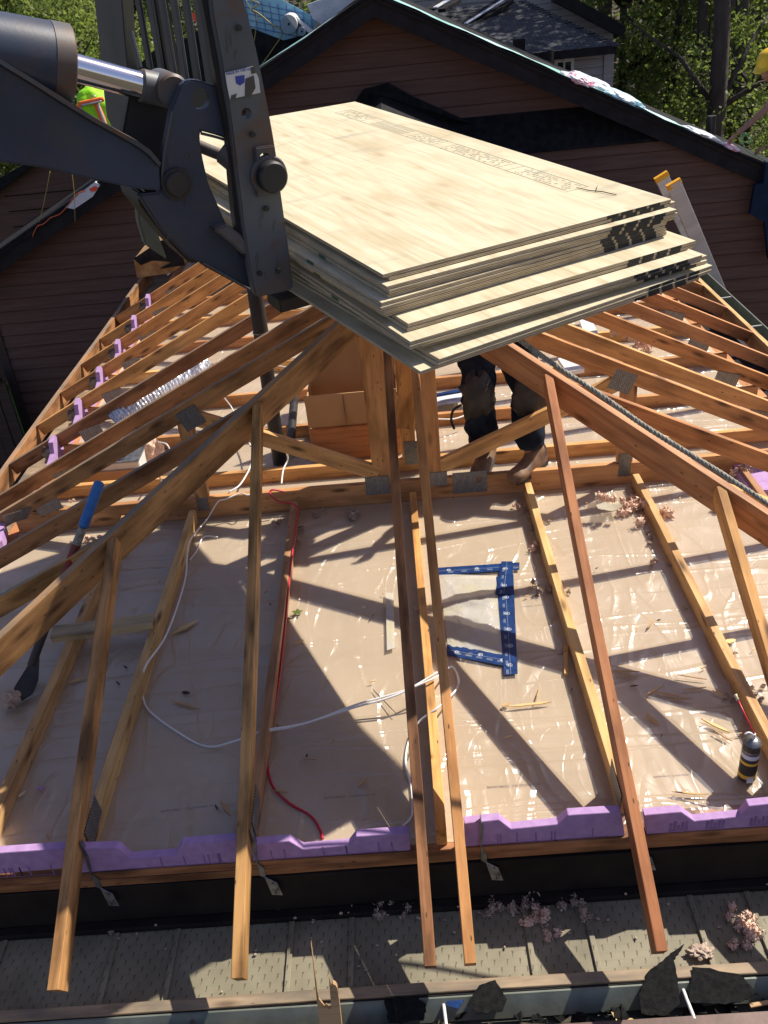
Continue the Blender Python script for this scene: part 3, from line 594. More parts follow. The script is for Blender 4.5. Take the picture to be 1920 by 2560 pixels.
P = [atz(u, v, 0.02) for u, v in ((1570, 990), (1665, 1000), (1700, 1075), (1620, 1075), (1588, 1030))]
o = prism('foam_sheet', P, (0, 0, .05), 'foam_purple'); tag(o, 'loose purple foam sheet lying flat under the right rafters by the rope', 'foam sheet')
# loose short board across chords at the left
a = atz(112, 1362, .128); b = atz(330, 1336, .128); o = board('loose_board', a, b, 'wood_grey', None, w=.089, d=.038); tag(o, 'short loose two by four laid across the chords on the left', 'board')
# fallen piece at the foot of the second chord left
o = board('loose_lath', atz(1222, 1395, .02), atz(1224, 1455, .02), 'wood_pale', None, w=.02, d=.02); tag(o, 'small upright lath leaning on the right jack chord', 'lath')
# ---- rear: covered roof running up to the brown gable
rr = thing('covered_roof_section', 'part of the near roof still covered in black felt, meeting the brown gable wall', 'roof', (0, 7, 0.4))
for sg in (-1, 1):
    P = [V((0, 6.95, 1.46)), V((sg*2.86, 6.95, 1.46-.49*2.86)), V((sg*2.86, 8.76, 1.46-.49*2.86)), V((0, 8.76, 1.50))]
    if sg < 0: P = [V((0, 6.95, 1.46)), V((-1.95, 6.95, 1.46-.49*1.95)), V((-2.1, 8.76, 1.46-.49*2.1)), V((0, 8.76, 1.50))]
    bm_obj('roof_slope', prism_bm(P, (0, 0, -.03)), 'felt_black', rr)
P = [V((-.30, 8.70, 1.42)), V((-.18, 8.62, 1.56)), V((.10, 8.62, 1.60)), V((.34, 8.70, 1.44)), V((1.0, 8.7, 1.1))]
bm_obj('ridge_flap', prism_bm(P, (0, .06, 0)), 'felt_black', rr)
ob = thing('old_roof_stub', 'broken roof edge of bare OSB with a torn black felt patch at the left wall', 'roof', (-2.3, 6.8, .4))
P = [aty(u, v, 6.75) for u, v in ((289, 560), (296, 600), (370, 590), (430, 545), (480, 560), (470, 480), (400, 490))]
bm_obj('sheathing', prism_bm(P, (0, .5, 0)), 'osb', ob)
P = [aty(u, v, 6.74) for u, v in ((289, 558), (345, 520), (415, 505), (437, 538), (395, 555), (400, 572), (345, 580), (372, 565), (330, 562), (305, 572))]
bm_obj('felt_patch', prism_bm(P, (0, -.015, 0)), 'felt_black', ob)
o = prism('white_board', [on(u, v, (S_, 0, -1), -(H0+S_*W)-.02) for u, v in ((352, 580), (404, 545), (414, 552), (362, 596))], (0, 0, .012), 'film_white'); tag(o, 'bluish white strip of wrap lying at the far left rafters', 'wrap strip')
# ================================================================== BROWN GABLE HOUSE
WY = 8.8; RZ, RS = 2.45, 0.482
bh = thing('brown_gable_house', 'dark brown lap sided gable house with a wide black rake board, behind the roof frame', 'house', (0, WY, -2.9))
def laps(name, y, z0, z1, x_of, mat, parent, step=0.155, tilt=0.016, shadow_mat='lap_shadow_brown'):
    """lap siding: one strip per course, each tilted out at its foot above a dark strip painted as its shadow line; x_of(z) gives the left and right ends"""
    bm = bmesh.new(); g2 = bmesh.new(); z = z0
    while z < z1-.001:
        zt = min(z+step, z1); a, b = x_of(z); c, d = x_of(zt)
        if b-a > .02:
            q = [bm.verts.new((a, y-tilt, z)), bm.verts.new((b, y-tilt, z)), bm.verts.new((d, y, zt)), bm.verts.new((c, y, zt))]; bm.faces.new(q)
            e = [bm.verts.new((a, y, z)), bm.verts.new((b, y, z))]; bm.faces.new((e[0], e[1], q[1], q[0]))
            box_bm(a, b, y-tilt-.002, y-tilt+.004, z-.0045, z, bm=g2)  # thin dark strip at the course foot, imitates the shadow of the lap
        z += step
    o = bm_obj(name, bm, mat, parent); bm_obj(name+'_course_shadows', g2, shadow_mat, parent); return o
def xg(z):
    lim = (RZ-0.12-z)/RS
    return (max(-5.1, -lim), min(5.6, lim))
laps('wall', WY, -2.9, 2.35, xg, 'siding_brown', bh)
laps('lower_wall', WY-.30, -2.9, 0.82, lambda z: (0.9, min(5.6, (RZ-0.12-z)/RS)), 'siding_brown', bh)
bm_obj('skirt_roof', prism_bm([V((0.7, WY-.01, 1.16)), V((2.6, WY-.01, 1.16)), V((3.4, WY-.34, .80)), V((0.7, WY-.34, .80))], (0, 0, -.03)), 'felt_black', bh)
box('corner_board', -5.14, -5.03, WY-.03, WY+.03, -2.9, -.2, 'trim_brown', bh)
bm_obj('core', prism_bm([V((-5.1, WY+.03, -2.9)), V((5.6, WY+.03, -2.9)), V((5.6, WY+.03, -.32)), V((0, WY+.03, RZ-.15)), V((-5.1, WY+.03, -.10))], (0, 3.6, 0)), 'siding_brown', bh)
for sg in (-1, 1):
    X1 = -5.6 if sg < 0 else 5.9
    zz = RZ-RS*abs(X1)
    P = [V((0, 8.42, RZ)), V((X1, 8.42, zz)), V((X1, 8.42, zz-.20)), V((0, 8.42, RZ-.20))]
    bm_obj('rake_board', prism_bm(P, (0, -.03, 0)), 'fascia_black', bh)
    P = [V((0, 8.44, RZ-.17)), V((X1, 8.44, zz-.17)), V((X1, WY+.02, zz-.17)), V((0, WY+.02, RZ-.17))]
    bm_obj('rake_soffit', prism_bm(P, (0, 0, .02)), 'fascia_black', bh)
    P = [V((0, 8.38, RZ)), V((X1, 8.38, zz)), V((X1, 12.6 if sg > 0 else 14.5, zz)), V((0, 12.6 if sg > 0 else 14.5, RZ))]
    bm_obj('roof_deck', prism_bm(P, (0, 0, .025)), 'felt_black', bh)
    nP = [V((0, 8.375, RZ-.015)), V((X1, 8.375, zz-.015)), V((X1, 8.375, zz-.045)), V((0, 8.375, RZ-.045))]
    bm_obj('drip_edge', prism_bm(nP, (0, -.006, 0)), 'black_band', bh)
def wavy_sheet(name, P, mat, amp=.015, n=14, th=.01, lift=.03, seed=0):
    """thin sheet lying on a sloped patch given by 4 corners, gently rumpled"""
    bm = bmesh.new(); a, b, c, d = [V(p) for p in P]; nrm = (b-a).cross(d-a).normalized(); nrm = nrm if nrm.z > 0 else -nrm; G = []
    for j in range(n+1):
        row = []
        for i in range(n+1):
            s, t = i/n, j/n; p = (a*(1-s)+b*s)*(1-t)+(d*(1-s)+c*s)*t
            h = lift+amp*noise.noise(p*3.1+V((seed, 0, 0)))+amp*.5*noise.noise(p*9+V((0, seed, 0)))
            p = p+nrm*max(h, .003); e = .04*noise.noise(p*2+V((0, 0, seed)))
            row.append(bm.verts.new(p+V((e, e, 0)) if i in (0, n) or j in (0, n) else p))
        G.append(row)
    for j in range(n):
        for i in range(n): bm.faces.new((G[j][i], G[j][i+1], G[j+1][i+1], G[j+1][i]))
    return bm_obj(name, bm, mat, None, smooth=True)
def rk(x, y): return V((x, y, RZ-RS*abs(x)+.025))
o = wavy_sheet('roof_membrane', [rk(0.1, 8.40), rk(3.4, 8.40), rk(3.3, 8.9), rk(.1, 9.1)], 'membrane_teal', .012, 20, lift=.012); tag(o, 'long pale teal membrane strip along the top edge of the right rake', 'membrane')
o = wavy_sheet('roof_membrane', [rk(-1.75, 8.42), rk(-.02, 8.42), rk(-.02, 8.62), rk(-1.75, 8.66)], 'membrane_teal', .012, 12, lift=.012, seed=3); tag(o, 'thin pale membrane strip along the top edge of the left rake', 'membrane')
def crumple(nm, x0, x1, y, hgt, mat, seed, lab, cat):
    c = rk((x0+x1)/2, y)+V((0, 0, hgt*.35)); b2 = blob_bm(((x1-x0)/2*1.1, .14, hgt), seed, .28, 4, 1.3); o = bm_obj(nm, b2, mat, None, Matrix.Translation(c) @ Matrix.Rotation(math.atan(RS), 4, 'Y')); tag(o, lab, cat)
crumple('plastic_wrap', 2.0, 2.55, 8.6, .075, 'film_white', 5, 'crumpled white wrap bundle midway down the right rake', 'wrap')
crumple('pink_wrap', 1.98, 2.3, 8.5, .055, 'pink_print', 9, 'pink printed end of the wrap bundle on the right rake', 'wrap')
crumple('blue_wrap', 2.35, 2.85, 8.55, .06, 'membrane_pale', 8, 'light blue bag lying lower on the crumpled wrap on the right rake', 'wrap')
crumple('paper_scraps', 3.3, 3.75, 8.5, .04, 'film_white', 15, 'torn white paper scraps low on the right rake', 'paper')
crumple('pink_paper', 3.72, 3.98, 8.5, .03, 'pink_print', 18, 'small pink printed paper scrap low on the right rake', 'paper')
o = wavy_sheet('shingle_sheet', [rk(5.0, 8.28), rk(5.7, 8.24), rk(5.7, 8.9), rk(5.0, 8.9)], 'felt_torn', .03, 8, lift=.03, seed=2); tag(o, 'loose grey starter shingle at the low right end of the rake under the hands', 'shingle')
o = cyl('vent_pipe', aty(1535, 300, 9.0)-V((0, 0, .15)), aty(1538, 250, 9.0), .05, 'abs_black', None, 14); tag(o, 'black vent pipe standing up behind the right rake', 'vent pipe')
# roofing goods on the left slope
pk = thing('membrane_pack', 'blue gridded roofing membrane spread over black felt bundles on the left slope', 'membrane', (-1, 10, 2))
P = [aty(u, v, 9.6) for u, v in ((522, -6), (600, -6), (648, 20), (690, 42), (670, 70), (612, 88), (545, 62), (530, 55))]
bm_obj('blue_sheet', prism_bm(P, (0, .02, 0)), 'membrane_blue', pk)
bm = bmesh.new()
for k in range(9): 
    a = aty(528+k*18, -4+k*3, 9.585); b = aty(540+k*17, 62+k*3, 9.585); tube_bm([a, b], .004, 4, bm)
for k in range(5): tube_bm([aty(527, 2+k*13, 9.585), aty(655, 30+k*13, 9.585)], .004, 4, bm)
bm_obj('printed_grid', bm, 'print_blue', pk)
P = [aty(u, v, 9.55) for u, v in ((532, 70), (545, 62), (612, 88), (668, 72), (640, 110), (590, 150), (560, 175), (548, 120))]
bm_obj('black_bundle', prism_bm(P, (0, .5, 0)), 'felt_black', pk)
P = [aty(u, v, 9.52) for u, v in ((663, 10), (690, 0), (760, -10), (770, -4), (725, 32), (700, 55), (675, 40))]
o = prism('house_wrap', P, (0, .2, 0), 'film_white'); tag(o, 'greyish white crumpled house wrap beside the gable peak', 'wrap')
ro = thing('membrane_roll', 'large white roll of membrane on the left slope beside the peak', 'roll', (0, 9.4, 2.3))
a = aty(624, 52, 9.4); b = aty(640, 38, 9.9)
cyl('roll', a, b, .095, 'white_plastic', ro, 28); cyl('roll_end', a-V((0, .004, 0)), a+V((0, .004, 0)), .092, 'roll_grey', ro, 28); cyl('core_hole', a-V((0, .008, 0)), a, .014, 'ink_black', ro, 12)
P = [a+V((.05, .05, .08)), a+V((.09, .05, .06)), a+V((.26, .02, -.09)), a+V((.22, .0, -.12))]; bm_obj('loose_tail', prism_bm(P, (0, .12, 0)), 'white_plastic', ro)
ro = thing('small_membrane_roll', 'small white roll beside the large roll on the left slope', 'roll', (0, 9.3, 2.2))
a = aty(652, 68, 9.4); b = aty(662, 62, 9.7)
cyl('roll', a, b, .045, 'white_plastic', ro, 20); cyl('roll_end', a-V((0, .004, 0)), a+V((0, .004, 0)), .043, 'roll_grey', ro, 20); cyl('core_hole', a-V((0, .008, 0)), a, .011, 'ink_black', ro, 12)
for lab, pts, m, r in (('tan air hose looping over the blue membrane', [(545, 165), (565, 140), (590, 105), (610, 70), (590, 55), (560, 30), (545, 20), (560, 8), (540, 0)], 'cable_yellow', .007),
                       ('tan cord hanging down the black bundle beside the fork', [(531, 0), (545, 25), (553, 30), (552, 70), (548, 90)], 'cable_yellow', .005)):
    o = tube('air_hose', [aty(u, v, 9.5) for u, v in pts], r, m, None, 6, 4); tag(o, lab, 'hose')
P = [aty(u, v, 9.7) for u, v in ((408, 32), (430, 22), (440, 48), (432, 52), (420, 46))]; o = prism('orange_flag', P, (0, .02, 0), 'orange_sheet'); tag(o, 'small orange triangle of sheet seen between the backrest bars', 'sheet')
P = [aty(u, v, 9.7) for u, v in ((430, -8), (446, -8), (450, 36), (438, 40))]; o = prism('orange_tarp', P, (0, .02, 0), 'orange_sheet'); tag(o, 'tall orange panel seen between the last two backrest bars', 'sheet')
P = [aty(u, v, 9.9) for u, v in ((240, 200), (330, 110), (390, 90), (470, 40), (500, 190), (420, 260), (250, 290))]; o = prism('felt_bundle', P, (0, 1.0, 0), 'felt_black'); tag(o, 'dark roofing bundles on the left slope seen behind the backrest bars', 'roofing bundle')
P = [aty(u, v, 8.36) for u, v in ((141, 448), (170, 420), (205, 393), (216, 400), (200, 425), (160, 452))]; o = prism('wrap_scrap', P, (0, .05, 0), 'film_white'); tag(o, 'bluish white wrap scrap with a red print on the left rake', 'wrap')
P = [aty(u, v, 8.355) for u, v in ((193, 408), (205, 402), (212, 405), (206, 413), (196, 414))]; bm_obj('red_print', prism_bm(P, (0, -.002, 0)), 'orange_sheet', o)
o = tube('extension_cord', [aty(u, v, 8.36) for u, v in ((70, 512), (80, 490), (95, 483), (110, 470), (130, 462), (150, 440), (165, 420), (185, 412))], .006, 'cable_orange', None, 6, 4); tag(o, 'orange cord snaking along the top of the left rake', 'cord')
for u0, u1, lab in ((108, 85, 'left one of two thin yellow cords hanging in front of the dark wall'), (155, 162, 'right one of two thin yellow cords hanging in front of the dark wall')):
    o = tube('yellow_cord', [aty(u0, 370, 8.3), aty((u0+u1)/2+2, 420, 8.3), aty(u1, 480, 8.3)], .004, 'cable_yellow', None, 5, 4); tag(o, lab, 'cord')
rw = thing('rear_brown_wing', 'dark brown sided wing with black roof edge behind the left rake', 'house', aty(60, 450, 12.0))
WP = [aty(u, v, 12.0) for u, v in ((-120, 480), (0, 392), (62, 356), (150, 300), (330, 330), (330, 640), (-120, 900))]
bm_obj('wall', prism_bm(WP, (0, .3, 0)), 'siding_brown', rw)
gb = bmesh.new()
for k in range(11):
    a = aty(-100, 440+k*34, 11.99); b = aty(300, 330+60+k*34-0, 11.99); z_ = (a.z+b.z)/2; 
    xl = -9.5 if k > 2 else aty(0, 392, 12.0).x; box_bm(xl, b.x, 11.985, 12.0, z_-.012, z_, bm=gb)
bm_obj('course_shadows', gb, 'black_band', rw)  # black strips stand in for the shade under each siding course
P = [aty(u, v, 11.8) for u, v in ((-120, 470), (-120, 500), (0, 412), (66, 362), (150, 320), (150, 290), (60, 350), (0, 384))]; bm_obj('roof_edge', prism_bm(P, (0, .4, 0)), 'felt_black', rw)
# ---- grey neighbour house
gh = thing('grey_house', 'grey sided house with dark hip roof beyond the right rake', 'house', (3, 15, -2.9))
def gp(u, v, y): return aty(u, v, y)
yw = 15.0
c1 = gp(1322, 180, yw); ev = gp(1329, 97, yw-.35); xr = c1.x; zc = gp(1310, 110, yw).z
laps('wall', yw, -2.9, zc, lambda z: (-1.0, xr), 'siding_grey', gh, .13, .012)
bm_obj('side_wall', prism_bm([V((xr, yw, -2.9)), V((xr, yw+6, -2.9)), V((xr, yw+6, zc)), V((xr, yw, zc))], (-.05, 0, 0)), 'siding_grey', gh)
box('corner_board', xr-.16, xr+.01, yw-.03, yw+.05, -2.9, zc, 'siding_grey', gh)
ax = gp(1129, 2, yw+2.6)
E1 = V((ev.x, yw-.35, ev.z)); E0 = V((-1.5, yw-.35, ev.z)); E2 = V((ev.x, yw+5.6, ev.z)); A1 = V((ax.x, yw+2.6, ax.z)); A0 = V((-1.5, yw+2.6, ax.z))
for P in ([E0, E1, A1, A0], [E1, E2, A1]):
    nrm = (P[1]-P[0]).cross(P[2]-P[0]).normalized(); o = bm_obj('roof_slope', prism_bm([V((0, 0, 0)) if False else p for p in P], nrm*-.05), 'shingle_dark', gh)
box('eave_board', -1.5, ev.x+.02, yw-.38, yw-.35, ev.z-.13, ev.z-.0, 'fascia_black', gh)
bm = bmesh.new()
for k in range(26):
    t_ = k/25; p = E1.lerp(A1, t_); box_bm(p.x-.07, p.x+.07, p.y-.07, p.y+.07, p.z-.02, p.z+.008, bm=bm)
bm_obj('hip_cap', bm, 'shingle_dark', gh)
for (u0, v0, u1, v1) in ((1004, 50, 1090, -4), (940, 15, 975, -6)):
    a = gp(u0, v0, yw+1.5); b = gp(u1, v1, yw+2.2); o = board('valley_strip', a, b, 'wood_grey', gh, w=.09, d=.02); o.data.materials.clear(); o.data.materials.append(MATS['film_white'])
    for du in (-16, 14):
        a2 = gp(u0+du, v0+4, yw+1.52); b2 = gp(u1+du, v1+4, yw+2.22); o = board('dark_valley', a2, b2, 'wood_grey', gh, w=.14, d=.06); o.data.materials.clear(); o.data.materials.append(MATS['felt_black'])
# taller rear gable part
yr = yw+4.0
a = gp(1230, -4, yr); b = gp(1346, 54, yr-.3)
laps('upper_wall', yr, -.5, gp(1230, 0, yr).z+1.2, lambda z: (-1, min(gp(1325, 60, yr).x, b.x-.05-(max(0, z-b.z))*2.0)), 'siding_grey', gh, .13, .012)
o = board('upper_rake', gp(1205, -22, yr-.3), b, 'wood_grey', gh, w=.4, d=.22); o.data.materials.clear(); o.data.materials.append(MATS['fascia_black'])
wn = thing('house_window', 'x', 'window') if False else None
wA = gp(1197, 129, yw-.02); wB = gp(1239, 153, yw-.02)
wf = box('window', wA.x, wB.x, yw-.045, yw-.015, wB.z-.25, wA.z, 'white_plastic', gh); box('pane', wA.x+.06, wB.x-.05, yw-.05, yw-.04, wB.z-.25, wA.z-.05, 'window_glass', wf, 0)
box('mullion', (wA.x+wB.x)/2-.015, (wA.x+wB.x)/2+.015, yw-.055, yw-.045, wB.z-.25, wA.z, 'white_plastic', wf, 0)
vb = gp(1121, 95, yw-.3); box('roof_vent', vb.x-.09, vb.x+.09, yw-.4, yw-.2, vb.z-.10, vb.z+.08, 'fascia_black', gh)
vb = gp(1187, 118, yw-.5); cyl('vent_pipe', (vb.x, yw-.6, vb.z-.3), (vb.x, yw-.6, vb.z+.08), .05, 'abs_black', gh, 12)
# ---- brown fence and lawn at the far left
fn = thing('board_fence', 'dark brown board fence below the eave at the far left', 'fence', (-5, 8.2, -2.9))
bm = bmesh.new()
for k in range(30): box_bm(-9.3+k*.145, -9.3+k*.145+.135, 8.30+.01*(k % 2), 8.33+.01*(k % 2), -2.9, -1.30, bm=bm)
bm_obj('fence_boards', bm, 'trim_brown', fn); box('top_rail', -9.4, -5.0, 8.27, 8.36, -1.32, -1.26, 'trim_brown', fn)
# ================================================================== PLYWOOD STACK, HANGING FROM THE FORKS
PM = Matrix(((0.876, -0.482, 0.031), (0.483, 0.874, -0.064), (0.004, 0.071, 0.997)))
PX = V((PM[0][0], PM[1][0], PM[2][0])).normalized(); PZ = V((PM[0][2], PM[1][2], PM[2][2])).normalized(); PY = PZ.cross(PX).normalized(); PX = PY.cross(PZ)
PF = V((-.036, .68, 1.896))
def pl(x, y, z): return PF+PX*x+PY*y+PZ*z
def plm(x, y, z, rz=0.0):
    R4 = Matrix(((PX.x, PY.x, PZ.x, 0), (PX.y, PY.y, PZ.y, 0), (PX.z, PY.z, PZ.z, 0), (0, 0, 0, 1)))
    return Matrix.Translation(pl(x, y, z)) @ R4 @ Matrix.Rotation(rz, 4, 'Z')
def atl(u, v, y, ax=1):
    """photo point on the plane local y = const (or local x = const) of the stack"""
    n = PY if ax == 1 else PX; r = ray(u, v); d = n.dot(PF)+y; return CAM+r*((d-n.dot(CAM))/n.dot(r))
sheets = [(0, 0, 0), (0.022, -.002, .1), (-.008, -.036, -.15), (-.002, -.040, .0), (-.006, -.036, .1), (-.040, -.055, 1.2), (-.046, -.060, 1.4), (-.035, -.058, 1.4), (-.030, -.052, 1.2),
          (0.004, -.138, .0), (0.000, -.140, .1), (-.030, -.205, -.1), (-.034, -.208, 0), (0.036, -.165, -.3), (0.030, -.175, -.3), (.034, -.268, 2.9), (.028, -.270, 2.8), (-.030, -.258, 2.2)]
TH = .0125
for i, (dx, dy, rz) in enumerate(sheets):
    bm = box_bm(0, 1.22, 0, 2.44, -TH+.001, 0, .0008)
    z = -i*(TH+.0006)
    lab = 'topmost plywood sheet with faded grey stamps, fully lit' if i == 0 else ('bottom sheet of the hanging plywood stack' if i == len(sheets)-1 else f'{ORD[i]} plywood sheet from the top of the hanging stack')
    o = bm_obj('plywood_sheet', bm, 'ply_face', None, plm(dx, dy, z, math.radians(rz))); tag(o, lab, 'plywood sheet', 'plywood sheets stacked on the forks')
    bm = bmesh.new(); s0 = .915-.015*((i//3) % 2)
    for q in range(4):
        a = s0+q*.066; box_bm(a, a+.052, -.0016, 0.0, -TH+.0012, -.0002, bm=bm)
    bm_obj('edge_paint', bm, 'ink_black', o, plm(dx, dy, z, math.radians(rz)))
    if i in (4, 5, 8, 9, 12):
        bm = bmesh.new()
        a = .42+random.uniform(-.02, .06); box_bm(-.0016, 0, a, a+.05, -TH+.0012, -.0002, bm=bm)
        bm_obj('green_edge_paint', bm, 'ink_green', o, plm(dx, dy, z, math.radians(rz)))
    if i == 0:
        bm = bmesh.new()
        def ln(x0, y0, x1, y1, wd=.003):
            if abs(x1-x0) < 1e-6: box_bm(x0-wd/2, x0+wd/2, min(y0, y1), max(y0, y1), .0002, .0008, bm=bm)
            else: box_bm(min(x0, x1), max(x0, x1), y0-wd/2, y0+wd/2, .0002, .0008, bm=bm)
        for (y0, y1) in ((1.98, 2.26), (1.30, 1.52), (.78, 1.22), (.32, .72)):
            xa, xb = 1.00, 1.10
            ln(xa, y0, xa, y1); ln(xb, y0, xb, y1); ln(xa, y0, xb, y0); ln(xa, y1, xb, y1)
            yy = y0+.025
            while yy < y1-.02:
                for r_ in range(5):
                    if random.random() < .62: box_bm(xa+.012+r_*.017, xa+.012+r_*.017+.009, yy, yy+random.uniform(.006, .015), .0002, .0008, bm=bm)
                yy += .02
        ln(1.00, .34, 1.00, 2.0, .002); ln(1.10, .34, 1.10, 2.0, .002)
        for yy in [1.58+k*.02 for k in range(16)]:
            for r_ in range(3): box_bm(1.01+r_*.03, 1.03+r_*.03, yy, yy+.007, .0002, .0008, bm=bm)
        bm_obj('grade_stamps', bm, 'ink_stamp', o, plm(dx, dy, z, math.radians(rz)))
tw = tube('twig', [pl(1.10, .16, .004), pl(1.085, .22, .005), pl(1.06, .27, .004), pl(1.05, .33, .004)], [.0015, .002, .0018, .001], 'bark', None, 5); tag(tw, 'small forked twig lying near the right corner of the top sheet', 'twig')
bm_obj('twig_fork', tube_bm([pl(1.075, .245, .005), pl(1.12, .29, .006)], .0012, 5), 'bark', tw)
# ================================================================== TELEHANDLER HEAD (boom, tilt ram, carriage, forks)
tl = thing('telehandler_boom', 'dark grey lifting boom with chrome ram, carriage plates and forks carrying the plywood', 'lifting machine', pl(-.2, .7, 0))
def trace(name, pts, y, th, mat, parent=tl, bev=.006):
    P = [atl(u, v, y) for u, v in pts]; o = prism(name, P, PY*th, mat, parent, bev); return sharp(o, 35)
# near shank of the fork frame
shank = trace('near_upright', [(448, -60), (512, -60), (527, 0), (552, 95), (568, 172), (583, 250), (592, 300), (600, 350), (608, 420), (622, 520), (634, 615), (633, 626), (600, 634), (556, 643), (552, 640), (546, 615), (537, 565), (527, 500), (517, 420), (510, 365), (504, 310), (499, 270), (494, 235), (486, 190), (477, 130), (460, 40)], .56, .045, 'steel_fork')
tl_edge = trace('upright_web', [(425, -60), (450, -60), (460, 40), (478, 130), (487, 190), (495, 235), (500, 270), (505, 310), (511, 365), (518, 420), (527, 500), (537, 563), (527, 560), (520, 545), (508, 470), (500, 385), (494, 300), (484, 250), (472, 190), (460, 130), (445, 40)], .585, .05, 'steel_black')
pc = atl(580, 378, .555); cyl('pivot_pin', pc-PY*.050, pc+PY*.02, .052, 'steel_black', tl, 32, .006); cyl('pin_collar', pc-PY*.012, pc+PY*.01, .066, 'steel_fork', tl, 32, .004)
P = [atl(u, v, .556) for u, v in ((548, 318), (590, 312), (598, 355), (604, 418), (553, 426))]; sharp(prism('wear_pad', P, -PY*.012, 'steel_fork', tl, .004))
def bore(o, c, r):
    """drill a real round hole through a plate along the plate's normal"""
    cb2 = tube_bm([c-PY*.12, c+PY*.12], r, 24); cm = bpy.data.meshes.new('bore'); bmesh.ops.recalc_face_normals(cb2, faces=cb2.faces[:]); cb2.to_mesh(cm); cb2.free(); co_ = bpy.data.objects.new('bore', cm); COL.objects.link(co_)
    md = o.modifiers.new('b', 'BOOLEAN'); md.object = co_; md.operation = 'DIFFERENCE'; md.solver = 'EXACT'
    bpy.context.view_layer.update(); me = bpy.data.meshes.new_from_object(o.evaluated_get(bpy.context.evaluated_depsgraph_get())); o.modifiers.clear()
    if len(me.polygons) > 6: o.data = me
    bpy.data.objects.remove(co_)
pad = [q for q in tl.children if q.name.startswith('wear_pad')][0]
c = atl(569, 342, .556); bore(shank, c, .020); bore(pad, c, .020)
bore(shank, atl(534, 245, .556), .017)
# worn sticker
sk = [atl(u, v, .555) for u, v in ((486, 157), (546, 143), (558, 168), (562, 200), (530, 207), (496, 214), (490, 185))]
stk = prism('sticker', sk, -PY*.002, 'white_plastic', tl)
for pts in (((530, 170), (548, 163), (552, 190), (540, 210), (529, 207)), ((500, 206), (512, 202), (508, 214), (498, 215)), ((541, 146), (548, 143), (553, 158), (543, 160))):
    bm_obj('worn_patch', prism_bm([atl(u, v, .5525) for u, v in pts], -PY*.001), 'steel_fork', stk)
bm_obj('blue_flag', prism_bm([atl(u, v, .5525) for u, v in ((508, 165), (528, 162), (528, 178), (518, 185), (510, 180))], -PY*.001), 'print_blue', stk)
fc = bpy.data.curves.new('sticker_text', 'FONT'); fc.body = 'MADE IN THE U.S.'; fc.size = .019; fc.extrude = .0004
tob = bpy.data.objects.new('t', fc); COL.objects.link(tob); bpy.context.view_layer.update(); me = bpy.data.meshes.new_from_object(tob.evaluated_get(bpy.context.evaluated_depsgraph_get())); bpy.data.objects.remove(tob)
a = atl(489, 163, .5520); b = atl(544, 150, .5520); X = (b-a).normalized(); Y = (PZ-X*PZ.dot(X)).normalized(); Z = X.cross(Y)
k_ = (b-a).length/max(v.co.x for v in me.vertices)
link('sticker_text', me, 'print_blue', stk, Matrix(((X.x*k_, Y.x*k_, Z.x, a.x), (X.y*k_, Y.y*k_, Z.y, a.y), (X.z*k_, Y.z*k_, Z.z, a.z), (0, 0, 0, 1))))
# near bracket plate of the carriage
brk = trace('bracket_plate', [(388, 190), (396, 178), (410, 172), (430, 173), (477, 189), (492, 200), (500, 262), (503, 305), (470, 293), (434, 283), (432, 300), (438, 340), (447, 380), (452, 400), (470, 440), (490, 488), (505, 500), (528, 512), (545, 560), (560, 640), (520, 612), (440, 572), (405, 555), (380, 530), (350, 500), (320, 455), (298, 420), (345, 415), (347, 360), (358, 300), (370, 235)], .62, .035, 'steel_boom')
trace('bracket_rib', [(440, 565), (400, 480), (350, 430), (300, 415), (300, 440), (350, 505), (410, 570)], .66, .22, 'steel_black')
trace('far_bracket_plate', [(285, 178), (350, 160), (380, 180), (372, 235), (355, 330), (345, 400), (300, 420), (262, 305)], .80, .04, 'steel_black')
bore(brk, atl(433, 214, .62), .032)
c = atl(383, 398, .61); cyl('pin_recess', c-PY*.001, c+PY*.006, .052, 'steel_black', tl, 24)
c = atl(383, 398, .61); cyl('pivot_pin', c-PY*.014, c+PY*.3, .040, 'steel_black', tl, 24, .006)
trace('cross_shelf', [(462, 497), (490, 486), (512, 500), (535, 520), (538, 548), (527, 552), (505, 530)], .57, .20, 'steel_fork')
# tie rod between bracket and shank
a = atl(420, 312, .75); b = atl(520, 352, .66); cyl('tie_rod', a, b, .020, 'steel_fork', tl, 20); a = atl(484, 322, .66); b = atl(520, 352, .62); cyl('rod_boss', a, b, .048, 'steel_fork', tl, 24, .006)
# lower boom arm: web plate with a light top flange; runs on to the left outside the frame
trace('boom_arm', [(-420, -150), (-200, 12), (0, 138), (66, 178), (130, 219), (200, 262), (260, 295), (300, 318), (322, 335), (345, 360), (347, 412), (300, 409), (200, 388), (100, 364), (0, 350), (-200, 320), (-420, 290)], .60, .16, 'steel_boom')
P0 = [(-420, -162), (-200, 0), (0, 127), (66, 167), (130, 207), (200, 251), (260, 285), (300, 306), (326, 325), (348, 352), (345, 360), (322, 335), (300, 318), (260, 295), (200, 262), (130, 219), (66, 178), (0, 138), (-200, 12), (-420, -150)]
trace('top_flange', P0, .585, .19, 'steel_fork', bev=0)
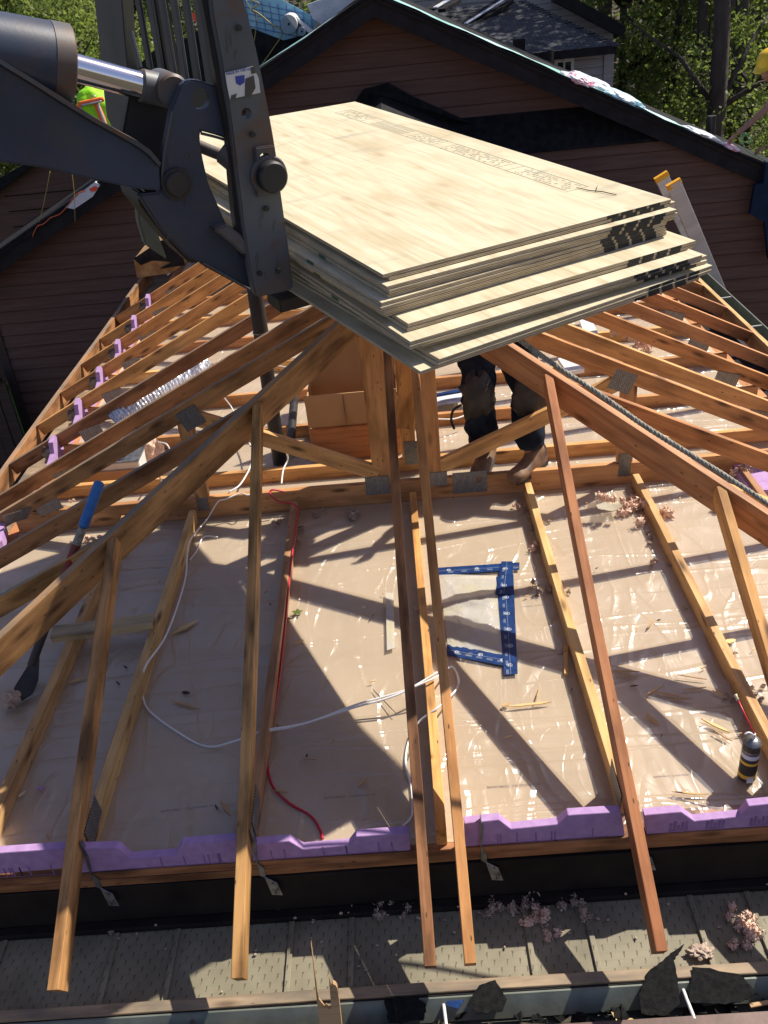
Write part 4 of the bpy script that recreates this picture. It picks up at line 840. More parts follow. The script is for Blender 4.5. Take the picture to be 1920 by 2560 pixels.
# ram
ca, cb = atl(-260, 75, .74), atl(140, 141, .74)
cyl('ram_barrel', ca, cb, .115, 'steel_boom', tl, 40, .012); cyl('barrel_cap', cb-(cb-ca).normalized()*.05, cb+(cb-ca).normalized()*.012, .117, 'steel_fork', tl, 40, .004)
ra, rb = cb, atl(300, 183, .74); rb2 = atl(345, 196, .74)
cyl('ram_rod', ra, rb2, .042, 'chrome', tl, 40)
rr_ = rb+(rb2-rb)*.0; cyl('rod_end', rb, atl(372, 200, .74), .050, 'steel_fork', tl, 32, .008); c = atl(377, 198, .66); cyl('rod_eye', c, c+PY*.16, .052, 'steel_fork', tl, 32, .008)
for (u, v) in ((160, 114), (170, 140)):
    c = atl(u-4, v, .74-.12); 
# backrest bars and far upright, in the carriage plane
def bar(u0, v0, u1, v1, w_, d_, xloc, mat, nm):
    a = atl(u0, v0, xloc, 0); b = atl(u1, v1, xloc, 0); o = board(nm, a, b, 'wood_grey', tl, w=w_, d=d_, up=PY, anchor='mid'); o.data.materials.clear(); o.data.materials.append(MATS[mat]); return o
for (u0, u1, v1) in ((298, 325, 147), (323, 350, 152), (349, 376, 160), (374, 401, 170), (401, 427, 176), (428, 458, 184)):
    bar(u0-9, -60, u1-1, v1, .012, .060, -.14, 'steel_dark', 'backrest_bar')
bar(284, 68, 304, 146, .012, .04, -.15, 'steel_dark', 'backrest_stub')
P = [atl(u, v, -.12, 0) for u, v in ((222, -60), (285, -60), (292, 60), (300, 160), (312, 300), (278, 300), (252, 250), (246, 200), (238, 100), (228, 0))]
sharp(prism('far_upright', P, -PX*.05, 'steel_dark', tl, .004))
P = [atl(u, v, -.12, 0) for u, v in ((248, 180), (292, 180), (300, 300), (262, 300))]; 
P = [atl(u, v, -.10, 0) for u, v in ((300, 150), (470, 185), (490, 215), (480, 245), (300, 195))]; sharp(prism('lower_backrest_rail', P, -PX*.03, 'steel_black', tl, .003))
P = [atl(u, v, -.10, 0) for u, v in ((296, 415), (350, 500), (400, 570), (372, 575), (330, 540), (305, 480))]; 
trace('lower_cross_beam', [(290, 410), (345, 412), (420, 500), (555, 560), (560, 640), (440, 575), (402, 545), (350, 490)], .75, .10, 'steel_black')
# fork tines under the stack
zb = -len(sheets)*(TH+.0006)-.002
for yy in (.57, 1.45):
    P = [pl(-.13, yy, zb), pl(1.0, yy, zb), pl(1.06, yy, zb-.008), pl(1.0, yy, zb-.022), pl(-.05, yy, zb-.05), pl(-.13, yy, zb-.05)]
    sharp(prism('fork_tine', P, PY*.12, 'steel_black', tl, .003))
P = [pl(-.13, 1.45, zb-.05), pl(-.13, 1.45, 1.1), pl(-.08, 1.45, 1.1), pl(-.07, 1.45, zb)]; sharp(prism('far_fork_shank', P, PY*.12, 'steel_black', tl, .003))
trace('far_frame_end', [(296, 440), (340, 500), (362, 562), (315, 530), (300, 480)], 1.30, .05, 'alu_paint')
# weld beads, bolts and scratches on the near plates
for pts in ([(438, 568), (470, 585), (510, 608), (552, 632)], [(372, 240), (362, 290), (352, 345), (349, 400)], [(434, 288), (470, 297), (500, 307)]):
    P = [atl(u, v, .617) for u, v in pts]; tube('weld_bead', P, .0045, 'steel_fork', tl, 8, 8)
for (u, v) in ((560, 590), (600, 585), (575, 450), (545, 290), (515, 60)):
    c = atl(u, v, .556); cyl('bolt_head', c-PY*.008, c, .010, 'steel_black', tl, 6)
rs = random.Random(4)
for k in range(26):
    u, v = rs.choice(((rs.uniform(480, 560), rs.uniform(20, 130)), (rs.uniform(530, 610), rs.uniform(440, 610)), (rs.uniform(360, 430), rs.uniform(300, 520))))
    yl = .5575 if u > 470 else .6175; du, dv = rs.uniform(-4, 4), rs.uniform(5, 26)
    P = [atl(u, v, yl), atl(u+1.2, v, yl), atl(u+du+1.0, v+dv, yl), atl(u+du, v+dv, yl)]; bm_obj('paint_scratch', prism_bm(P, -PY*.0012), 'scratch', tl)
# tag rope
rp = [(1120, 732, 1.62), (1200, 790, 1.52), (1290, 848, 1.43), (1385, 915, 1.34), (1480, 975, 1.26), (1570, 1030, 1.19), (1700, 1115, 1.09)]
pts = smooth_path([atz(u, v, z) for u, v, z in rp], 26)
rope = thing('tag_rope', 'thick twisted grey rope running from the plywood to the right edge', 'rope', pts[0])
for s_ in range(3):
    q = []
    L = 0
    for i, p in enumerate(pts):
        if i: L += (p-pts[i-1]).length
        t_ = (pts[min(i+1, len(pts)-1)]-pts[max(i-1, 0)]).normalized(); n1 = t_.cross(V((0, 0, 1))).normalized(); n2 = t_.cross(n1); a = L*140+s_*2.094
        q.append(p+(n1*math.cos(a)+n2*math.sin(a))*.0044)
    tube('rope_strand', q, .0056, 'rope_grey', rope, 7)
# ================================================================== PEOPLE
def skin_obj(name, joints, links, mat, parent=None, sub=2, root=0):
    """joints: list of (pos, radius); one continuous skinned surface"""
    c = V(joints[root][0]); me = bpy.data.meshes.new(name+'_rig'); me.from_pydata([V(j[0])-c for j in joints], links, [])
    o = bpy.data.objects.new(name+'_rig', me); COL.objects.link(o)
    o.modifiers.new('s', 'SKIN'); m2 = o.modifiers.new('b', 'SUBSURF'); m2.levels = sub; m2.render_levels = sub
    for i, j in enumerate(joints):
        r = j[1]; r = r if hasattr(r, '__len__') else (r, r); me.skin_vertices[0].data[i].radius = r
    me.skin_vertices[0].data[root].use_root = True
    bpy.context.view_layer.update(); dg = bpy.context.evaluated_depsgraph_get()
    out = bpy.data.meshes.new_from_object(o.evaluated_get(dg)); bpy.data.objects.remove(o)
    for p in out.polygons: p.use_smooth = True
    return link(name, out, mat, parent, Matrix.Translation(c))
def limb_cloth(name, pts, rads, mat, parent, seg=14):
    o = bm_obj(name, tube_bm(smooth_path([V(p)-V(pts[0]) for p in pts], 5), [x for i in range(len(rads)-1) for x in [rads[i]+(rads[i+1]-rads[i])*k/5 for k in range(5)]]+[rads[-1]], seg), mat, parent, Matrix.Translation(V(pts[0])), smooth=True)
    for v in o.data.vertices: v.co += V((noise.noise(v.co*14), noise.noise(v.co*14+V((5, 0, 0))), 0))*.012
    return o
def hand(parent, wrist, dirv, palmn, curl=.5, size=1.0, name='hand'):
    """palm, four unequal bent fingers and a thumb as one skinned mesh"""
    d = V(dirv).normalized(); n = V(palmn); n = (n-d*n.dot(d)).normalized(); s = d.cross(n); wv = V(wrist); J = [(wv, .024*size)]; E_ = []
    k1 = len(J); J.append((wv+d*.05*size, (.034*size, .016*size))); E_.append((0, k1))
    for q, (off, L) in enumerate(((-.030, .070), (-.010, .080), (.010, .075), (.030, .058))):
        b0 = len(J); J.append((wv+d*.088*size+s*off*size, .0105*size)); E_.append((k1, b0)); prev = b0; p = J[-1][0]; a = 0
        for seg in range(3):
            a += curl*(.5+.25*seg); dd = d*math.cos(a)+n*math.sin(a); p = p+dd*L*size/3; J.append((p, .0085*size)); E_.append((prev, len(J)-1)); prev = len(J)-1
    t0 = len(J); J.append((wv+d*.035*size-s*.036*size, .012*size)); E_.append((0, t0)); J.append((J[-1][0]+(d*.6-s*.6+n*.3)*.035*size, .0105*size)); E_.append((t0, t0+1)); J.append((J[-1][0]+(d*.8+n*.4)*.028*size, .009*size)); E_.append((t0+1, t0+2))
    return skin_obj(name, J, E_, 'skin', parent)
def head_bm(c, fwd, r=.105):
    bm = bmesh.new(); bmesh.ops.create_uvsphere(bm, u_segments=28, v_segments=20, radius=1)
    f = V(fwd).normalized(); s = f.cross(V((0, 0, 1))).normalized(); u_ = s.cross(f)
    for v in bm.verts:
        x, y, z = v.co   # y forward
        z2 = z*1.22; x2 = x*.80*(1-.18*max(0, -z)); y2 = y*.98
        if y > .3:
            y2 += .16*math.exp(-((x/.13)**2+((z+.08)/.16)**2)); y2 -= .07*(math.exp(-(((x-.32)/.14)**2+((z-.12)/.1)**2))+math.exp(-(((x+.32)/.14)**2+((z-.12)/.1)**2)))
            y2 += .05*math.exp(-((x/.25)**2+((z+.5)/.07)**2))
        if abs(x) > .85 and abs(z) < .35: x2 *= 1.14
        v.co = (s*x2+f*y2+u_*z2)*r
    return bm
def helmet(parent, c, fwd, mat='helmet_yellow', up=(0, 0, 1)):
    u_ = V(up).normalized(); f = V(fwd); f = (f-u_*f.dot(u_)).normalized(); s = f.cross(u_)
    bm = bmesh.new(); prof = [(0, .155), (.05, .150), (.09, .130), (.118, .09), (.130, .045), (.134, 0), (.150, -.006), (.152, -.012), (.130, -.010)]
    R_ = []
    for (r_, z) in prof:
        ring = []
        for k in range(28):
            a = 2*math.pi*k/28; rr = r_*(1.12 if math.cos(a) > 0 else 1.06)*1.0; ext = .05*max(0, math.cos(a))**3 if .140 < r_ else 0
            ring.append(bm.verts.new(f*(math.cos(a)*(rr+ext))+s*(math.sin(a)*r_*.95)+u_*z))
        R_.append(ring)
    for a, b in zip(R_, R_[1:]):
        for k in range(28):
            try: bm.faces.new((a[k], a[(k+1) % 28], b[(k+1) % 28], b[k]))
            except ValueError: pass
    bmesh.ops.remove_doubles(bm, verts=bm.verts[:], dist=1e-5)
    h_ = bm_obj('helmet', bm, mat, parent, Matrix.Translation(V(c)), smooth=True)
    bm_obj('helmet_ridge', tube_bm([f*.13+u_*.055, f*.10+u_*.115, u_*.157, -f*.10+u_*.115, -f*.13+u_*.05], .010, 8), mat, h_, Matrix.Translation(V(c)), smooth=True)
    return h_
# --- worker standing on the chords, upper body behind the plywood
fl_, fr_ = V((.452, 2.60, .10)), V((.715, 2.50, .10))
pp = thing('person', 'person in dark jeans and tan boots standing on the chords behind the plywood', 'person', (.55, 2.7, .1))
hip = V((.55, 2.86, .96)); kl, kr = V((.425, 2.66, .56)), V((.70, 2.62, .56)); hl, hr = hip+V((-.10, 0, -.04)), hip+V((.10, 0, -.04))
chest = V((.52, 2.98, 1.34)); neck = V((.50, 2.97, 1.52)); hd = V((.50, 2.93, 1.64))
shl, shr = chest+V((-.18, 0, .08)), chest+V((.18, 0, .08)); ell, elr = V((.22, 2.80, 1.20)), V((.86, 2.82, 1.22)); wl, wr2 = V((.30, 2.62, 1.32)), V((.74, 2.62, 1.34))
J = [(hip, (.15, .11)), ((hip+chest)/2, (.14, .10)), (chest, (.16, .11)), (neck, .055), (hd, .09), (hl, .095), (kl, .062), (fl_+V((0, .05, .07)), .042), (hr, .095), (kr, .062), (fr_+V((0, .05, .07)), .042), (shl, .065), (ell, .042), (wl, .030), (shr, .065), (elr, .042), (wr2, .030)]
skin_obj('body', J, [(0, 1), (1, 2), (2, 3), (3, 4), (0, 5), (5, 6), (6, 7), (0, 8), (8, 9), (9, 10), (2, 11), (11, 12), (12, 13), (2, 14), (14, 15), (15, 16)], 'skin', pp)
Jp = [(hip+V((0, 0, .04)), (.165, .125)), (hl, .13), ((hl+kl)/2, .120), (kl+V((0, -.01, .03)), .105), (kl+V((0, 0, -.06)), .10), ((kl+fl_)/2+V((.0, .02, 0)), .098), (fl_+V((0, .04, .11)), .098), (hr, .13), ((hr+kr)/2, .120), (kr+V((0, -.01, .03)), .105), (kr+V((0, 0, -.06)), .10), ((kr+fr_)/2+V((0, .02, 0)), .098), (fr_+V((0, .04, .11)), .098)]
jn = skin_obj('jeans', Jp, [(0, 1), (1, 2), (2, 3), (3, 4), (4, 5), (5, 6), (0, 7), (7, 8), (8, 9), (9, 10), (10, 11), (11, 12)], 'denim', pp, 3)
for v in jn.data.vertices:
    v.co += V((noise.noise(v.co*V((9, 9, 16))), noise.noise(v.co*V((9, 9, 16))+V((4, 0, 0))), 0))*.026
Js = [(hip+V((0, 0, .10)), (.17, .13)), ((hip+chest)/2, (.155, .12)), (chest, (.18, .13)), (neck-V((0, 0, .05)), .075), (shl, .08), (ell, .058), (wl+(ell-wl)*.3, .045), (shr, .08), (elr, .058), (wr2+(elr-wr2)*.3, .045)]
skin_obj('shirt', Js, [(0, 1), (1, 2), (2, 3), (2, 4), (4, 5), (5, 6), (2, 7), (7, 8), (8, 9)], 'cloth_dark', pp)
hand(pp, wl, (.3, -.9, .2), (.9, 0, -.2)); hand(pp, wr2, (-.3, -.9, .2), (-.9, 0, -.2))
bm_obj('head', head_bm(hd, (0, -1, -.35)), 'skin', pp, Matrix.Translation(hd), smooth=True); helmet(pp, hd+V((0, 0, .035)), (0, -1, -.3), up=(0, -.3, 1))
# tool belt, knee and thigh pouches
bt = bm_obj('tool_belt', tube_bm([V((.175*math.cos(a), .135*math.sin(a), .01*math.sin(2*a))) for a in [k*.3142 for k in range(21)]], .026, 8, cap=False), 'leather_black', pp, Matrix.Translation(hip+V((0, 0, .0))), smooth=True)
for c, r3, sd, nm in ((hip+V((-.15, -.10, -.13)), (.085, .075, .14), 1, 'tool_pouch'), (hip+V((.16, -.10, -.13)), (.075, .07, .15), 2, 'tool_pouch'), (hip+V((-.03, -.15, -.08)), (.07, .045, .09), 3, 'tool_pouch'), (kl+V((-.01, -.055, .01)), (.10, .075, .15), 4, 'knee_pad'), (kr+V((.01, -.06, .0)), (.10, .075, .16), 5, 'knee_pad')):
    bm_obj(nm, blob_bm(r3, sd, .35), 'leather_black', pp, Matrix.Translation(c), smooth=True)
tube('loose_strap', [kl+V((-.10, -.03, -.05)), kl+V((-.15, -.05, -.07)), kl+V((-.165, -.05, -.13)), kl+V((-.15, -.05, -.19))], .008, 'leather_black', pp, 6, 5)
tube('hammer_handle', [hip+V((.04, -.17, -.02)), hip+V((.06, -.17, -.35))], .012, 'leather_black', pp, 8)
tube('loose_strap', [fl_+V((-.06, 0, .12)), fl_+V((-.13, -.04, .16)), fl_+V((-.15, -.05, .13))], .010, 'leather_black', pp, 6, 5)
for f0, yaw in ((fl_, -.35), (fr_, -.75)):
    bm = bmesh.new(); 
    prof = [(-.12, .0, .035, .12), (-.085, .0, .052, .17), (-.02, 0, .055, .165), (.03, 0, .052, .11), (.08, 0, .056, .082), (.14, 0, .058, .075), (.18, 0, .046, .062), (.205, 0, .02, .035)]
    rings = []
    for (yy, _, wd, ht) in prof: rings.append([bm.verts.new((wd*math.cos(a), -yy, ht*.5+ht*.5*math.sin(a) if math.sin(a) > -.6 else 0)) for a in [k*math.pi/8 for k in range(16)]])
    for a, b in zip(rings, rings[1:]):
        for k in range(16): bm.faces.new((a[k], a[(k+1) % 16], b[(k+1) % 16], b[k]))
    bm.faces.new(rings[0][::-1]); bm.faces.new(rings[-1])
    bo = bm_obj('boot', bm, 'leather', pp, Matrix.Translation(f0+V((0, .03, -.004))) @ Matrix.Rotation(yaw, 4, 'Z'), smooth=True)
    bm_obj('boot_sole', prism_bm([V((.04, .115, 0)), V((.050, -.05, 0)), V((.052, -.14, 0)), V((.03, -.19, 0)), V((-.03, -.19, 0)), V((-.052, -.14, 0)), V((-.050, -.05, 0)), V((-.04, .115, 0))], (0, 0, .024)), 'leather_black', bo, Matrix.Translation(f0+V((0, .03, -.010))) @ Matrix.Rotation(yaw, 4, 'Z'))
# --- worker in yellow helmet kneeling at the low end of the right rake (mostly beyond the picture edge)
hp = aty(1662, 140, 8.7); pq = thing('person', 'person in yellow helmet reaching down to the low end of the right rake', 'person', hp-V((-.2, 0, .9)))
w1, w2 = aty(1592, 290, 8.5), aty(1655, 318, 8.5); e1 = aty(1656, 235, 8.62); e2 = aty(1735, 290, 8.62)
s1, s2 = aty(1690, 175, 8.62), aty(1750, 190, 8.8); ch = (s1+s2)/2+V((.05, .12, -.06)); hp2 = ch+V((.25, .45, -.30)); nk = hp+V((.06, .02, -.08))
J = [(hp2, (.15, .12)), (ch, (.16, .11)), (nk, .055), (hp+V((.02, 0, -.02)), .085), (s1, .06), (e1, .042), (w1, .027), (s2, .06), (e2, .042), (w2, .027), (hp2+V((-.12, -.38, -.05)), .065), (hp2+V((-.12, .02, -.30)), .045), (hp2+V((.12, -.38, -.05)), .065), (hp2+V((.12, .02, -.30)), .045)]
skin_obj('body', J, [(0, 1), (1, 2), (2, 3), (1, 4), (4, 5), (5, 6), (1, 7), (7, 8), (8, 9), (0, 10), (10, 11), (0, 12), (12, 13)], 'skin', pq)
Js = [(hp2, (.18, .15)), (ch, (.19, .14)), (nk-V((0, 0, .05)), .07), (s1, .08), (s1+(e1-s1)*.6, .062), (s2, .08), (s2+(e2-s2)*.6, .062)]
skin_obj('shirt', Js, [(0, 1), (1, 2), (1, 3), (3, 4), (1, 5), (5, 6)], 'navy', pq)
Jp = [(hp2, (.18, .15)), (hp2+V((-.12, -.38, -.05)), .09), (hp2+V((-.12, .02, -.30)), .065), (hp2+V((.12, -.38, -.05)), .09), (hp2+V((.12, .02, -.30)), .065)]
skin_obj('trousers', Jp, [(0, 1), (1, 2), (0, 3), (3, 4)], 'denim', pq)
bm_obj('head', head_bm(hp, (-.75, -.4, -.5)), 'skin', pq, Matrix.Translation(hp+V((.01, 0, -.05))), smooth=True); helmet(pq, hp+V((0, 0, .015)), (-.8, -.45, -.35), up=(-.30, -.15, 1))
hand(pq, w1, w1-e1, (-.2, -.2, -1), .55, .95); hand(pq, w2, w2-e2, (-.2, -.2, -1), .6, .95)
o = tube('green_hose', [aty(u, v, 8.45) for u, v in ((1600, 302), (1620, 310), (1611, 290), (1603, 303) if False else (1604, 300), (1612, 325), (1640, 340), (1665, 355))], .006, 'cable_green', None, 6, 5); tag(o, 'pale green hose looping between the hands at the low rake end', 'hose')
o = tube('wire_loop', [aty(u, v, 8.42) for u, v in ((1603, 312), (1598, 300), (1605, 288), (1616, 290), (1625, 305), (1618, 300))], .005, 'cable_green', None, 6, 5); tag(o, 'small loose pale green loop of line beside the left hand', 'hose')
P = [aty(u, v, 8.3) for u, v in ((1655, 350), (1700, 350), (1700, 560), (1660, 560), (1652, 480), (1620, 462), (1632, 400), (1650, 395))]; o = prism('hanging_tarp', P, (0, .06, 0), 'navy'); tag(o, 'dark navy tarp hanging at the right edge in front of the brown wall', 'tarp')
# --- bent worker in hi-vis vest on the left slope, seen above the boom
vc = aty(214, 244, 9.2); pv = thing('person', 'person bent forward in a green and orange high visibility vest, seen above the boom', 'person', vc-V((0, 0, .5)))
hpv = vc+V((.04, .10, -.30)); shv = vc+V((0, -.05, .10)); hdv = vc+V((-.34, -.02, -.04))
J = [(hpv, (.15, .12)), (vc, (.16, .12)), (shv, (.15, .09)), (hdv, .08), (shv+V((-.16, 0, -.03)), .06), (shv+V((-.26, .06, -.22)), .04), (shv+V((-.28, -.02, -.42)), .027), (shv+V((.16, 0, -.03)), .06), (shv+V((.25, .06, -.22)), .04), (shv+V((.24, -.02, -.42)), .027), (hpv+V((-.1, .02, -.4)), .06), (hpv+V((-.1, .12, -.78)), .04), (hpv+V((.1, .02, -.4)), .06), (hpv+V((.1, .12, -.78)), .04)]
skin_obj('body', J, [(0, 1), (1, 2), (2, 3), (2, 4), (4, 5), (5, 6), (2, 7), (7, 8), (8, 9), (0, 10), (10, 11), (0, 12), (12, 13)], 'skin', pv)
skin_obj('trousers', [(hpv, (.17, .13)), (hpv+V((-.1, .02, -.4)), .085), (hpv+V((-.1, .12, -.74)), .07), (hpv+V((.1, .02, -.4)), .085), (hpv+V((.1, .12, -.74)), .07)], [(0, 1), (1, 2), (0, 3), (3, 4)], 'cloth_dark', pv)
vs = bm_obj('vest', blob_bm((.275, .20, .40), 3, .12, 4), 'hi_vis', pv, Matrix.Translation(vc+V((.02, 0, -.12))) @ Matrix.Rotation(-.25, 4, 'Y'), smooth=True)
bm_obj('head', head_bm(hdv, (-.8, -.5, -.4)), 'skin', pv, Matrix.Translation(hdv), smooth=True); helmet(pv, hdv+V((0, 0, .03)), (-.7, -.5, -.4), 'cloth_dark', up=(-.4, -.4, 1))
for (a, b, r_, m_) in (((-.165, .12), (-.12, -.30), .034, 'hi_vis_orange'), ((.03, .16), (.13, -.30), .036, 'hi_vis_orange'), ((-.16, .125), (.14, .16), .028, 'hi_vis_orange'), ((-.145, .10), (-.10, -.30), .013, 'reflective'), ((.05, .15), (.15, -.30), .016, 'reflective'), ((-.14, .115), (.12, .14), .012, 'reflective')):
    q0 = V((a[0], 0, a[1])); q1 = V((b[0], 0, b[1])); off = -.185 if m_ == 'hi_vis_orange' else -.212
    bm_obj('vest_stripe', tube_bm(smooth_path([q0+V((0, off*.75, 0)), (q0+q1)/2+V((0, off, 0)), q1+V((0, off, 0))], 4), r_, 8), m_, vs, Matrix.Translation(vc), smooth=True)
a = vc+V((.03, -.17, .17)); bm_obj('harness_ring', tube_bm([V((.025*math.cos(t_), 0, .035*math.sin(t_))) for t_ in [k*.5236 for k in range(13)]], .006, 6), 'reflective', vs, Matrix.Translation(a), smooth=True)
tube('lanyard', [vc+V((.20, -.12, .05)), vc+V((.24, -.14, -.15)), vc+V((.27, -.14, -.30))], .012, 'helmet_yellow', pv, 8)
# ================================================================== THINGS IN THE ATTIC
# vent stack
vp = thing('vent_stack', 'tall black vent pipe rising beside the fork from the ceiling', 'pipe', (-.84, 3.07, 0))
a = atz(605, 1000, .0); b = aty(552, 640, a.y+.06)
cyl('pipe', a, a+(b-a)*1.06, .046, 'abs_black', vp, 28); cc_ = a+(b-a)*.80; cyl('pipe_band', cc_-(b-a).normalized()*.004, cc_+(b-a).normalized()*.004, .050, 'galvanised', vp, 28)
o = tube('branch_pipe', [atz(628, 965, .05), atz(628, 950, .09), atz(636, 860, .10)], .03, 'abs_black', vp, 14, 4)
# cardboard attic box
cb = thing('cardboard_box', 'open brown cardboard box with folded flap behind the left centre post', 'box', (-.4, 3.1, 0))
X0, X1, Y0, Y1 = -.62, -.10, 3.05, 3.42
P = lambda *q: [V(p) for p in q]
bm_obj('front_flap', prism_bm(P((X0, Y0, .24), (X1+.05, Y0, .24), (X1+.05, Y0-.02, .47), (X0-.01, Y0-.02, .47)), (0, .006, 0)), 'cardboard', cb)
box('front_panel', X0, X1+.05, Y0-.012, Y0, .003, .235, 'wood_orange', cb, .001)
box('back_panel', X0, X1+.05, Y1, Y1+.008, .003, .74, 'cardboard', cb, .001); box('side_panel', X0-.008, X0, Y0, Y1, .003, .40, 'cardboard', cb, .001); box('side_panel', X1+.05, X1+.058, Y0, Y1, .003, .40, 'cardboard', cb, .001)
box('flap_crease', -.385, -.382, Y0-.024, Y0-.010, .25, .46, 'leather', cb, 0)
# duct
dpath = [atz(252, 912, .22), atz(285, 882, .29), atz(330, 850, .33), atz(380, 820, .34), atz(436, 790, .32)]
pts = smooth_path(dpath, 40); rr = [.090+.0045*math.sin(i*1.25)+.003*random.random() for i in range(len(pts))]
o = bm_obj('foil_duct', tube_bm([p-pts[0] for p in pts], rr, 24), 'foil', None, Matrix.Translation(pts[0]), smooth=True); tag(o, 'crinkled silver foil duct lying across the left trusses', 'duct')
# fan unit
fu = thing('exhaust_fan_unit', 'white sheet metal fan unit with pink insulation between the left chords', 'fan unit', (-1.95, 3.1, 0))
a = atz(214, 1022, .10); b = atz(288, 1006, .10); c = atz(303, 962, .16)
xa, xb = -2.10, -1.72
box('casing', xa, xb, 2.93, 3.22, .02, .17, 'white_plastic', fu, .006); box('lid', xa-.006, xb+.006, 2.924, 3.226, .17, .178, 'galvanised', fu, .002); box('front_plate', xa, xb, 2.918, 2.926, .03, .12, 'can_yellow' if False else 'cardboard', fu, .001)
p_ = atz(268, 987, .19); cyl('cable_gland', p_, p_+V((0, 0, .03)), .010, 'abs_black', fu, 12)
p_ = atz(325, 972, .12); o = bm_obj('insulation_bundle', blob_bm((.075, .07, .10), 3, .35, 4, 3), 'insulation_pink', None, Matrix.Translation(p_), smooth=True); tag(o, 'pink insulation bundle bulging beside the white fan unit', 'insulation')
# cables
def cable(lab, pts, r=.0045, m='cable_white', sub=10, cat='cable', nm='cable'):
    o = tube(nm, [atz(*q) if len(q) == 3 else V(q[:3]) for q in pts], r, m, None, 8, sub); tag(o, lab, cat); return o
cable('long white cable looping over the left jack chord and across to the centre rafters', [(540, 1068, .15), (560, 1035, .16)][::-1]+[(520, 1066, .15), (488, 1078, .14), (470, 1085, .145), (447, 1122, .02), (413, 1163, .1), (405, 1195, .1), (398, 1260, .05), (360, 1370, .095), (314, 1440, .095), (308, 1490, .02), (322, 1535, .01), (400, 1592, .008), (452, 1613, .008), (510, 1600, .05), (560, 1582, .06), (640, 1568, .04), (760, 1530, .06), (860, 1500, .09), (945, 1452, .11)])
cable('second white cable of the pair running from the left chord to the centre rafters', [(560, 1578, .065), (660, 1562, .045), (770, 1522, .065), (870, 1493, .095), (943, 1462, .11), (975, 1440, .02), (990, 1465, .012), (985, 1490, .012), (950, 1525, .1), (905, 1560, .05), (883, 1600, .012), (876, 1650, .01), (888, 1700, .01), (890, 1760, .01), (870, 1785, .01)])
cable('white cable tail slipping down the side of the left jack chord', [(470, 1160, .012), (440, 1160, .012), (425, 1190, .01), (410, 1210, .01)], .004)
cable('red cable running along the jack chord and curling onto the floor at its end', [(614, 1062, .145), (590, 1058, .17), (583, 1066, .16), (600, 1082, .15), (630, 1088, .12), (643, 1098, .10), (640, 1130, .095), (632, 1190, .095), (625, 1250, .08), (613, 1380, .05), (600, 1490, .03), (583, 1590, .01), (578, 1650, .01), (590, 1700, .01), (625, 1735, .01), (670, 1762, .01), (690, 1790, .01), (697, 1812, .012)], .0055, 'cable_red')
cable('white cable hanging from the girder down the left web', [(614, 970, .30), (622, 990, .2), (612, 1015, .16), (608, 1045, .15)], .005)
cable('white cable looping from the fan unit to the girder', [(342, 955, .2), (360, 960, .22), (365, 978, .18), (340, 1000, .2), (345, 1030, .16), (352, 1045, .1)], .005)
cable('white cable curving under the left hip near the girder', [(485, 860, .2), (500, 880, .12), (512, 905, .1), (540, 960, .1), (543, 1000, .12), (520, 1045, .15), (495, 1062, .15)], .005)
cable('thin white cable stretched across chords behind the cardboard box', [(600, 790, .15), (690, 805, .12), (760, 812, .13), (830, 802, .12)], .005)
cable('thin grey cable along the chord behind the standing legs', [(940, 905, .12), (980, 905, .1), (1010, 895, .1)], .005)
# shovel
sh = thing('shovel', 'long handled shovel, blue and red grip, black blade, leaning through the left rafters', 'shovel', atz(60, 1490, .05))
h1 = atz(216, 1040, .86); h2 = atz(48, 1490, .06); L = h2-h1
cyl('blue_grip', h1, h1+L*.22, .024, 'blue_handle', sh, 18, .01); cyl('bare_handle', h1+L*.22, h1+L*.30, .020, 'rope_grey', sh, 16); cyl('red_grip', h1+L*.30, h1+L*.46, .021, 'red_handle', sh, 16); cyl('shaft', h1+L*.46, h1+L*.88, .020, 'steel_black', sh, 16)
P = [atz(u, v, z) for u, v, z in ((60, 1440, .09), (86, 1415, .10), (83, 1470, .06), (70, 1500, .04), (20, 1532, .03), (8, 1525, .03), (35, 1480, .07))]
c = sum(P, V())/7; bm_obj('blade', prism_bm([p-c for p in P], (0, 0, .004)), 'steel_black', sh, Matrix.Translation(c))
o = bm_obj('insulation_tuft', blob_bm((.035, .045, .035), 6, .5, 4, 3), 'insulation_dusty', None, Matrix.Translation(atz(25, 1510, .06)), smooth=True); tag(o, 'dusty insulation tuft caught on the shovel blade', 'insulation')
# tape frame
def strip(lab, pts, z, n_ov, ovr=.012, along=None):
    P = [atz(u, v, z) for u, v in pts]; o = prism('tape_strip', P, (0, 0, .0012), 'tape_blue'); tag(o, lab, 'tape', 'blue tape strips round the patch')
    a = (P[0]+P[1])/2; b = (P[2]+P[3])/2 if len(P) == 4 else V()
    bm = bmesh.new()
    for k in range(n_ov):
        t_ = (k+.5)/n_ov; c = a.lerp(b, t_)+V((random.uniform(-.006, .006), random.uniform(-.006, .006), .0022))
        tube_bm([c+V((ovr*math.cos(q), ovr*.85*math.sin(q), 0)) for q in [j*.5236 for j in range(13)]], .0011, 5, bm)
        box_bm(c.x-.006, c.x-.003, c.y-.006, c.y+.006, c.z-.0005, c.z+.0005, bm=bm); box_bm(c.x+.001, c.x+.004, c.y-.004, c.y+.006, c.z-.0005, c.z+.0005, bm=bm)
    d = (b-a).normalized(); s_ = V((d.y, -d.x, 0))
    for k in range(n_ov*2):
        t_ = (k+1)/(n_ov*2+.5); c = a.lerp(b, t_)+V((0, 0, .002))+s_*.010
        for q in range(3): tube_bm([c+s_*q*.004, c+s_*q*.004+d*.028], .0005, 4, bm)
    tube_bm([a+V((0, 0, .0018)), b+V((0, 0, .0018))], .0004, 4, bm)
    bm_obj('printed_ovals', bm, 'print_white', o)
